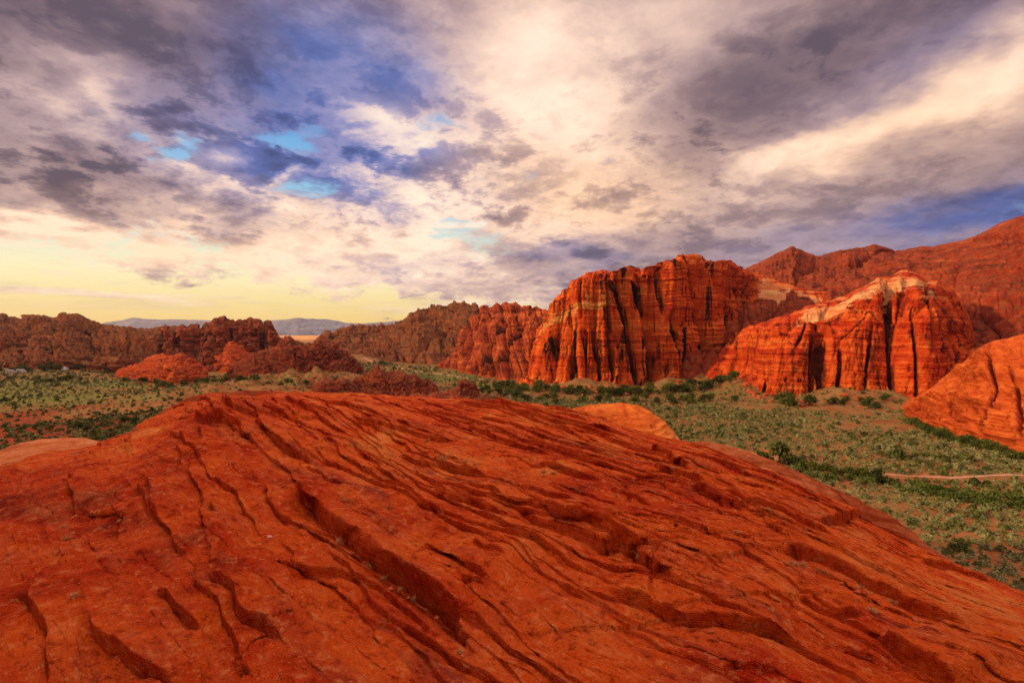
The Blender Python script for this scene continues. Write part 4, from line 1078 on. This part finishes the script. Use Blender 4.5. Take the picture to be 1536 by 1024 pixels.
def belt(kind, line, n, smin, smax, jit, label, cat, group):
    l = np.array(line, float); q = np.linspace(0, len(l) - 1, n) + tr.uniform(-0.3, 0.3, n) * (len(l) - 1) / n
    q = np.clip(q, 0, len(l) - 1)
    for k in q:
        plant(kind, float(np.interp(k, range(len(l)), l[:, 0])) + tr.normal() * jit, float(np.interp(k, range(len(l)), l[:, 1])) + tr.normal() * jit * 0.22, tr.uniform(smin, smax), label, cat, group)
belt(JUN, [(1075, 675), (1090, 678)], 3, 0.45, 0.6, 4, 'dark tree tucked beside the pale rim slab at the road', 'tree', 'trees at the near end of the road')
plant(JUN, 1147, 696, 0.75, 'small dark tree just left of the largest tree by the wash', 'tree', None)
plant(JUN, 1169, 694, 1.15, 'largest dark tree standing at the head of the wash', 'tree', None)
belt(JUN, [(1182, 698), (1225, 708), (1262, 714), (1300, 719), (1318, 722)], 18, 0.42, 0.68, 3, 'dark green tree in the line of trees along the wash', 'tree', 'trees lining the wash')
belt(WIL, [(1180, 706), (1260, 722), (1340, 724), (1400, 735), (1470, 745), (1545, 757)], 26, 0.4, 0.7, 4, 'low green willow growing along the dry wash', 'shrub', 'willows along the wash')
belt(WIL, [(1350, 733), (1440, 748), (1545, 764)], 16, 0.4, 0.65, 3, 'low green willow growing along the dry wash', 'shrub', 'willows along the wash')
plant(JUN, 1178, 606, 1.5, 'tall dark tree standing against the orange foot of the capped cliff', 'tree', None)
plant(JUN, 1188, 609, 1.2, 'bushy tree beside the tall tree at the capped cliff', 'tree', None)
belt(JUN, [(1175, 610), (1210, 608)], 4, 0.7, 1.0, 6, 'dark bush tree below the foot of the capped cliff', 'tree', 'bushes below the capped cliff')
belt(JUN, [(1235, 606), (1290, 610), (1345, 609)], 10, 0.5, 0.8, 8, 'dark brush tree at the shaded base of the capped cliff', 'tree', 'trees at the base of the capped cliff')
belt(JUN, [(1365, 634), (1385, 646), (1420, 657), (1460, 668), (1500, 677), (1540, 688)], 26, 0.4, 0.75, 3, 'dark shrub tree hugging the base of the orange dome', 'tree', 'trees along the base of the orange dome')
belt(JUN, [(740, 581), (800, 586), (860, 592), (930, 592), (1000, 588), (1050, 584), (1095, 580)], 60, 0.7, 1.25, 6, 'dark tree in the thicket below the tall cliff', 'tree', 'trees below the tall cliff')
belt(JUN, [(800, 598), (900, 600), (1000, 603), (1090, 601)], 26, 0.5, 0.9, 12, 'lone dark shrub tree out in front of the tall cliff', 'tree', 'trees out in front of the tall cliff')
belt(JUN, [(700, 584), (760, 592), (790, 600)], 12, 0.6, 1.0, 8, 'dark tree beside the winding sandy path', 'tree', 'trees by the winding path')
belt(JUN, [(-20, 556), (40, 557), (90, 555), (135, 556)], 18, 0.9, 1.5, 5, 'dark tree around the far campground', 'tree', 'campground trees')
belt(JUN, [(50, 571), (120, 570)], 9, 0.6, 0.9, 5, 'dark bush in the strip on the flat before the campground', 'tree', 'bushes before the campground')
belt(JUN, [(190, 573), (250, 582), (310, 577), (360, 584), (420, 588), (500, 588)], 24, 0.6, 1.0, 7, 'dark tree at the foot of the valley outcrops', 'tree', 'trees around the valley outcrops')
belt(JUN, [(20, 640), (90, 648), (150, 655), (190, 640), (215, 640)], 14, 0.35, 0.6, 12, 'dark shrub on the red dirt left of the dome', 'tree', 'shrubs on the red dirt')

# ------------------------------------------------------------------ campground vehicles
def box_mesh(x0, x1, y0, y1, z0, z1, cham=0.12):
    c = cham
    V = [(x0, y0, z0), (x1, y0, z0), (x1, y1, z0), (x0, y1, z0), (x0, y0, z1 - c), (x1, y0, z1 - c), (x1, y1, z1 - c), (x0, y1, z1 - c),
         (x0 + c, y0 + c, z1), (x1 - c, y0 + c, z1), (x1 - c, y1 - c, z1), (x0 + c, y1 - c, z1)]
    F = [(3, 2, 1, 0), (0, 1, 5, 4), (1, 2, 6, 5), (2, 3, 7, 6), (3, 0, 4, 7), (4, 5, 9, 8), (5, 6, 10, 9), (6, 7, 11, 10), (7, 4, 8, 11), (8, 9, 10, 11)]
    return np.array(V, float), np.array(F)
M_VAN = plain_mat('white_van_paint', (160, 158, 152), 0.5)
M_GLASS = plain_mat('dark_glass', (26, 30, 34), 0.2)
M_TYRE = plain_mat('tyre_rubber', (24, 24, 24), 0.9)
def camper(px, py, rz, label):
    p = on_plane(px, py); root = bpy.data.objects.new('camper_van', None); COL.objects.link(root)
    root.location = (p[0], p[1], float(ground_z(p[0], p[1])) - 0.05); root.rotation_euler = (0, 0, rz)
    make_mesh('body', *box_mesh(-3, 2.0, -1.1, 1.1, 0.55, 2.9, 0.25), M_VAN, smooth=False, parent=root)
    make_mesh('cab', *box_mesh(2.0, 3.4, -1.0, 1.0, 0.5, 1.9, 0.35), M_VAN, smooth=False, parent=root)
    for x in (-2, -0.4):
        make_mesh('window', *box_mesh(x, x + 1.0, -1.13, -1.08, 1.5, 2.1, 0.01), M_GLASS, smooth=False, parent=root)
    make_mesh('windscreen', *box_mesh(2.6, 3.0, -0.9, 0.9, 1.5, 1.92, 0.05), M_GLASS, smooth=False, parent=root)
    for x in (-1.9, 2.5):
        for y in (-0.95, 0.95):
            a = np.linspace(0, 2 * math.pi, 14, endpoint=False)
            V = np.array([(x + 0.38 * math.cos(t), y + s_, 0.4 + 0.38 * math.sin(t)) for s_ in (-0.12, 0.12) for t in a] + [(x, y - 0.12, 0.4), (x, y + 0.12, 0.4)])
            F = [(i, (i + 1) % 14, 14 + (i + 1) % 14, 14 + i) for i in range(14)] + [(28, (i + 1) % 14, i, i) for i in range(14)] + [(29, 14 + i, 14 + (i + 1) % 14, 14 + (i + 1) % 14) for i in range(14)]
            me = bpy.data.meshes.new('wheel'); me.from_pydata([tuple(v) for v in V], [], [tuple(dict.fromkeys(f)) for f in F]); me.materials.append(M_TYRE)
            w = bpy.data.objects.new('wheel', me); COL.objects.link(w); w.parent = root
    tag(root, label, 'camper van')
camper(16, 559, 0.2, 'white camper van at the left end of the far campground')
camper(32, 558, 0.1, 'white camper van second from the left in the far campground')
camper(98, 555.5, -0.3, 'white camper van among the trees right of the campground')

# ------------------------------------------------------------------ small things on the dome
def rock_z(x, y):
    r = math.hypot(x, y); ph = math.atan2(x, y)
    j = int(np.clip(np.searchsorted(RPHI[:1750], ph), 0, 1749)); i = int(np.clip(np.searchsorted(RR, r), 1, len(RR) - 1))
    return float(RZ[i, j])
def rock_hit(px, py):
    """where the line of sight meets the dome"""
    r = ray(px, py); ph = math.atan2(r[0], r[1]); hz = math.hypot(r[0], r[1])
    j = int(np.clip(np.searchsorted(RPHI[:1750], ph), 0, 1749))
    zs = CAMZ + r[2] / hz * RR
    hit = np.nonzero(RZ[:, j] > zs)[0]; hit = hit[hit > 6]
    i = hit[0] if len(hit) else len(RR) // 2
    return RR[i] * math.sin(ph), RR[i] * math.cos(ph), float(RZ[i, j]), RR[i]

def tuft_mesh(n_r, n=60):
    Q = []
    for _ in range(n):
        a = n_r.uniform(0, 6.28); l = n_r.uniform(0.5, 1.0); b = n_r.uniform(0.0, 0.35); o = n_r.normal(size=2) * 0.22
        t = np.array([math.cos(a), math.sin(a)]) * n_r.uniform(0.1, 0.7)
        p0 = np.array([o[0], o[1], 0]); p1 = np.array([o[0] + t[0], o[1] + t[1], l])
        s_ = np.array([-math.sin(a), math.cos(a), 0]) * 0.045
        Q.append([p0 - s_, p0 + s_, p1 + s_ * 0.3, p1 - s_ * 0.3])
    return np.array(Q)
TUFT = [tuft_mesh(tr) for _ in range(4)]
tproto = {}
TUFTS = [(665, 690), (700, 697), (712, 699), (815, 710), (830, 712), (925, 745), (950, 829), (958, 838), (935, 829), (1186, 845), (1195, 848), (1205, 850), (1228, 856), (1240, 862), (1290, 884), (1300, 890), (1310, 917), (1340, 905),
         (1130, 943), (1000, 921), (1030, 929), (1380, 998), (1390, 1002), (1402, 1010), (556, 853), (575, 870), (600, 890), (620, 902), (690, 978), (700, 1000), (508, 815), (112, 895), (95, 792), (100, 810), (1103, 800), (917, 684), (1010, 712), (520, 760), (640, 663), (1150, 765)]
for i, (px, py) in enumerate(TUFTS):
    x, y, z, rr = rock_hit(px, py)
    k = i % 4
    if k not in tproto:
        tproto[k] = quad_obj('grass_tuft', TUFT[k], M_TUFT); o = tproto[k]
    else:
        o = tproto[k].copy(); COL.objects.link(o)
    s = 0.035 + 0.004 * rr
    o.location = (x, y, z - 0.01); o.scale = (s * tr.uniform(0.8, 1.4), s * tr.uniform(0.8, 1.4), s * tr.uniform(0.7, 1.2)); o.rotation_euler = (0, 0, tr.uniform(0, 6.28))
    tag(o, 'small dry grass tuft rooted in a crack of the red dome', 'grass tuft', 'dry grass tufts in the cracks')

def stone_mesh(n_r):
    import bmesh
    bm = bmesh.new(); bmesh.ops.create_icosphere(bm, subdivisions=2, radius=1.0)
    k = n_r.normal(size=(5, 3)); k /= np.linalg.norm(k, axis=1)[:, None]
    for v in bm.verts:
        c = np.array(v.co)
        for q in k:
            dd = c @ q - 0.62
            if dd > 0: c = c - q * dd * 0.9
        v.co = c * np.array([1, 0.75, 0.5]) * n_r.uniform(0.94, 1.06)
    me = bpy.data.meshes.new('stone'); bm.to_mesh(me); bm.free()
    return me
STN = [stone_mesh(tr) for _ in range(5)]
def stone(px, py, s, mat, label, group=None):
    x, y, z, rr = rock_hit(px, py)
    me = STN[int(tr.integers(5))].copy(); me.materials.append(mat)
    o = bpy.data.objects.new('stone', me); COL.objects.link(o)
    o.location = (x, y, z + s * 0.2); o.scale = (s, s, s); o.rotation_euler = (tr.uniform(-.3, .3), tr.uniform(-.3, .3), tr.uniform(0, 6.28))
    tag(o, label, 'stone', group)
stone(404, 806, 0.035, M_PALESTONE, 'small pale stone lying alone on the smooth slab left of the long ledge')
for px, py, s in ((530, 832, .03), (548, 847, .025), (586, 884, .035), (612, 899, .025), (640, 917, .02), (655, 928, .03), (668, 938, .02), (694, 985, .025), (702, 1004, .03), (498, 803, .02)):
    stone(px, py, s, M_STONE, 'small stone caught in the gutter under the long ledge', 'stones under the long ledge')
for px, py, s in ((1180, 847, .04), (1215, 856, .04), (1262, 876, .04), (1286, 889, .05), (1320, 905, .04), (1372, 931, .04)):
    stone(px, py, s, M_STONE, 'small stone in the dark gutter crossing the right of the dome', 'stones in the right gutter')
# fallen blocks at the foot of the cliffs
def blocks(line, n, smin, smax, jit, mat, label, group):
    l = np.array(line, float)
    for k in tr.uniform(0, len(l) - 1, n):
        px = float(np.interp(k, range(len(l)), l[:, 0])) + tr.normal() * 2; py = float(np.interp(k, range(len(l)), l[:, 1])) + abs(tr.normal()) * jit
        p = on_plane(px, py); s_ = tr.uniform(smin, smax) * tr.uniform(0.6, 1.0)
        me = STN[int(tr.integers(5))].copy(); me.name = 'boulder'; me.materials.append(mat)
        o = bpy.data.objects.new('boulder', me); COL.objects.link(o)
        o.location = (p[0], p[1], float(ground_z(p[0], p[1])) + s_ * 0.15); o.scale = (s_, s_, s_ * tr.uniform(0.8, 1.3)); o.rotation_euler = (tr.uniform(-.4, .4), tr.uniform(-.4, .4), tr.uniform(0, 6.28))
        tag(o, label, 'boulder', group)
blocks([(760, 576), (860, 587), (960, 586), (1040, 578), (1090, 574)], 70, 0.8, 2.6, 3.0, M_STONE, 'fallen orange block at the foot of the tall streaked cliff', 'fallen blocks below the tall cliff')
blocks([(1100, 580), (1160, 600), (1225, 603), (1350, 606)], 50, 0.8, 2.4, 3.0, M_STONE, 'fallen red block at the foot of the capped cliff', 'fallen blocks below the capped cliff')
blocks([(1365, 630), (1400, 647), (1480, 670), (1536, 683)], 20, 0.6, 1.4, 2.0, M_STONE, 'loose rock lying along the foot of the orange dome', 'loose rocks below the orange dome')
blocks([(175, 571), (240, 579), (310, 575), (400, 578), (480, 580), (545, 572)], 50, 0.7, 2.0, 3.0, M_STONE, 'loose block scattered around the valley outcrops', 'loose blocks around the outcrops')
blocks([(430, 592), (530, 598), (620, 606), (720, 606)], 50, 0.6, 1.8, 3.5, M_STONE, 'loose dark red block just beyond the crest of the dome', 'loose blocks beyond the crest')
# ------------------------------------------------------------------ evening haze over the far country
V, F = box_mesh(-8000, 8000, -500, 8000, -8, 420, 0.0)
me_ = bpy.data.meshes.new('haze'); me_.from_pydata([tuple(v) for v in V[:8]], [], [(3, 2, 1, 0), (0, 1, 5, 4), (1, 2, 6, 5), (2, 3, 7, 6), (3, 0, 4, 7), (4, 5, 6, 7)])
hz = bpy.data.objects.new('haze', me_); COL.objects.link(hz)
hm = bpy.data.materials.new('haze'); hm.use_nodes = True; hm.node_tree.nodes.clear()
pv_ = hm.node_tree.nodes.new('ShaderNodeVolumePrincipled'); ho = hm.node_tree.nodes.new('ShaderNodeOutputMaterial')
pv_.inputs['Color'].default_value = (0.90, 0.89, 0.90, 1); pv_.inputs['Density'].default_value = 0.000032; pv_.inputs['Anisotropy'].default_value = 0.3
hm.node_tree.links.new(pv_.outputs[0], ho.inputs['Volume']); me_.materials.append(hm)
tag(hz, 'thin blue evening haze over the distant mesas', 'haze', kind='stuff')
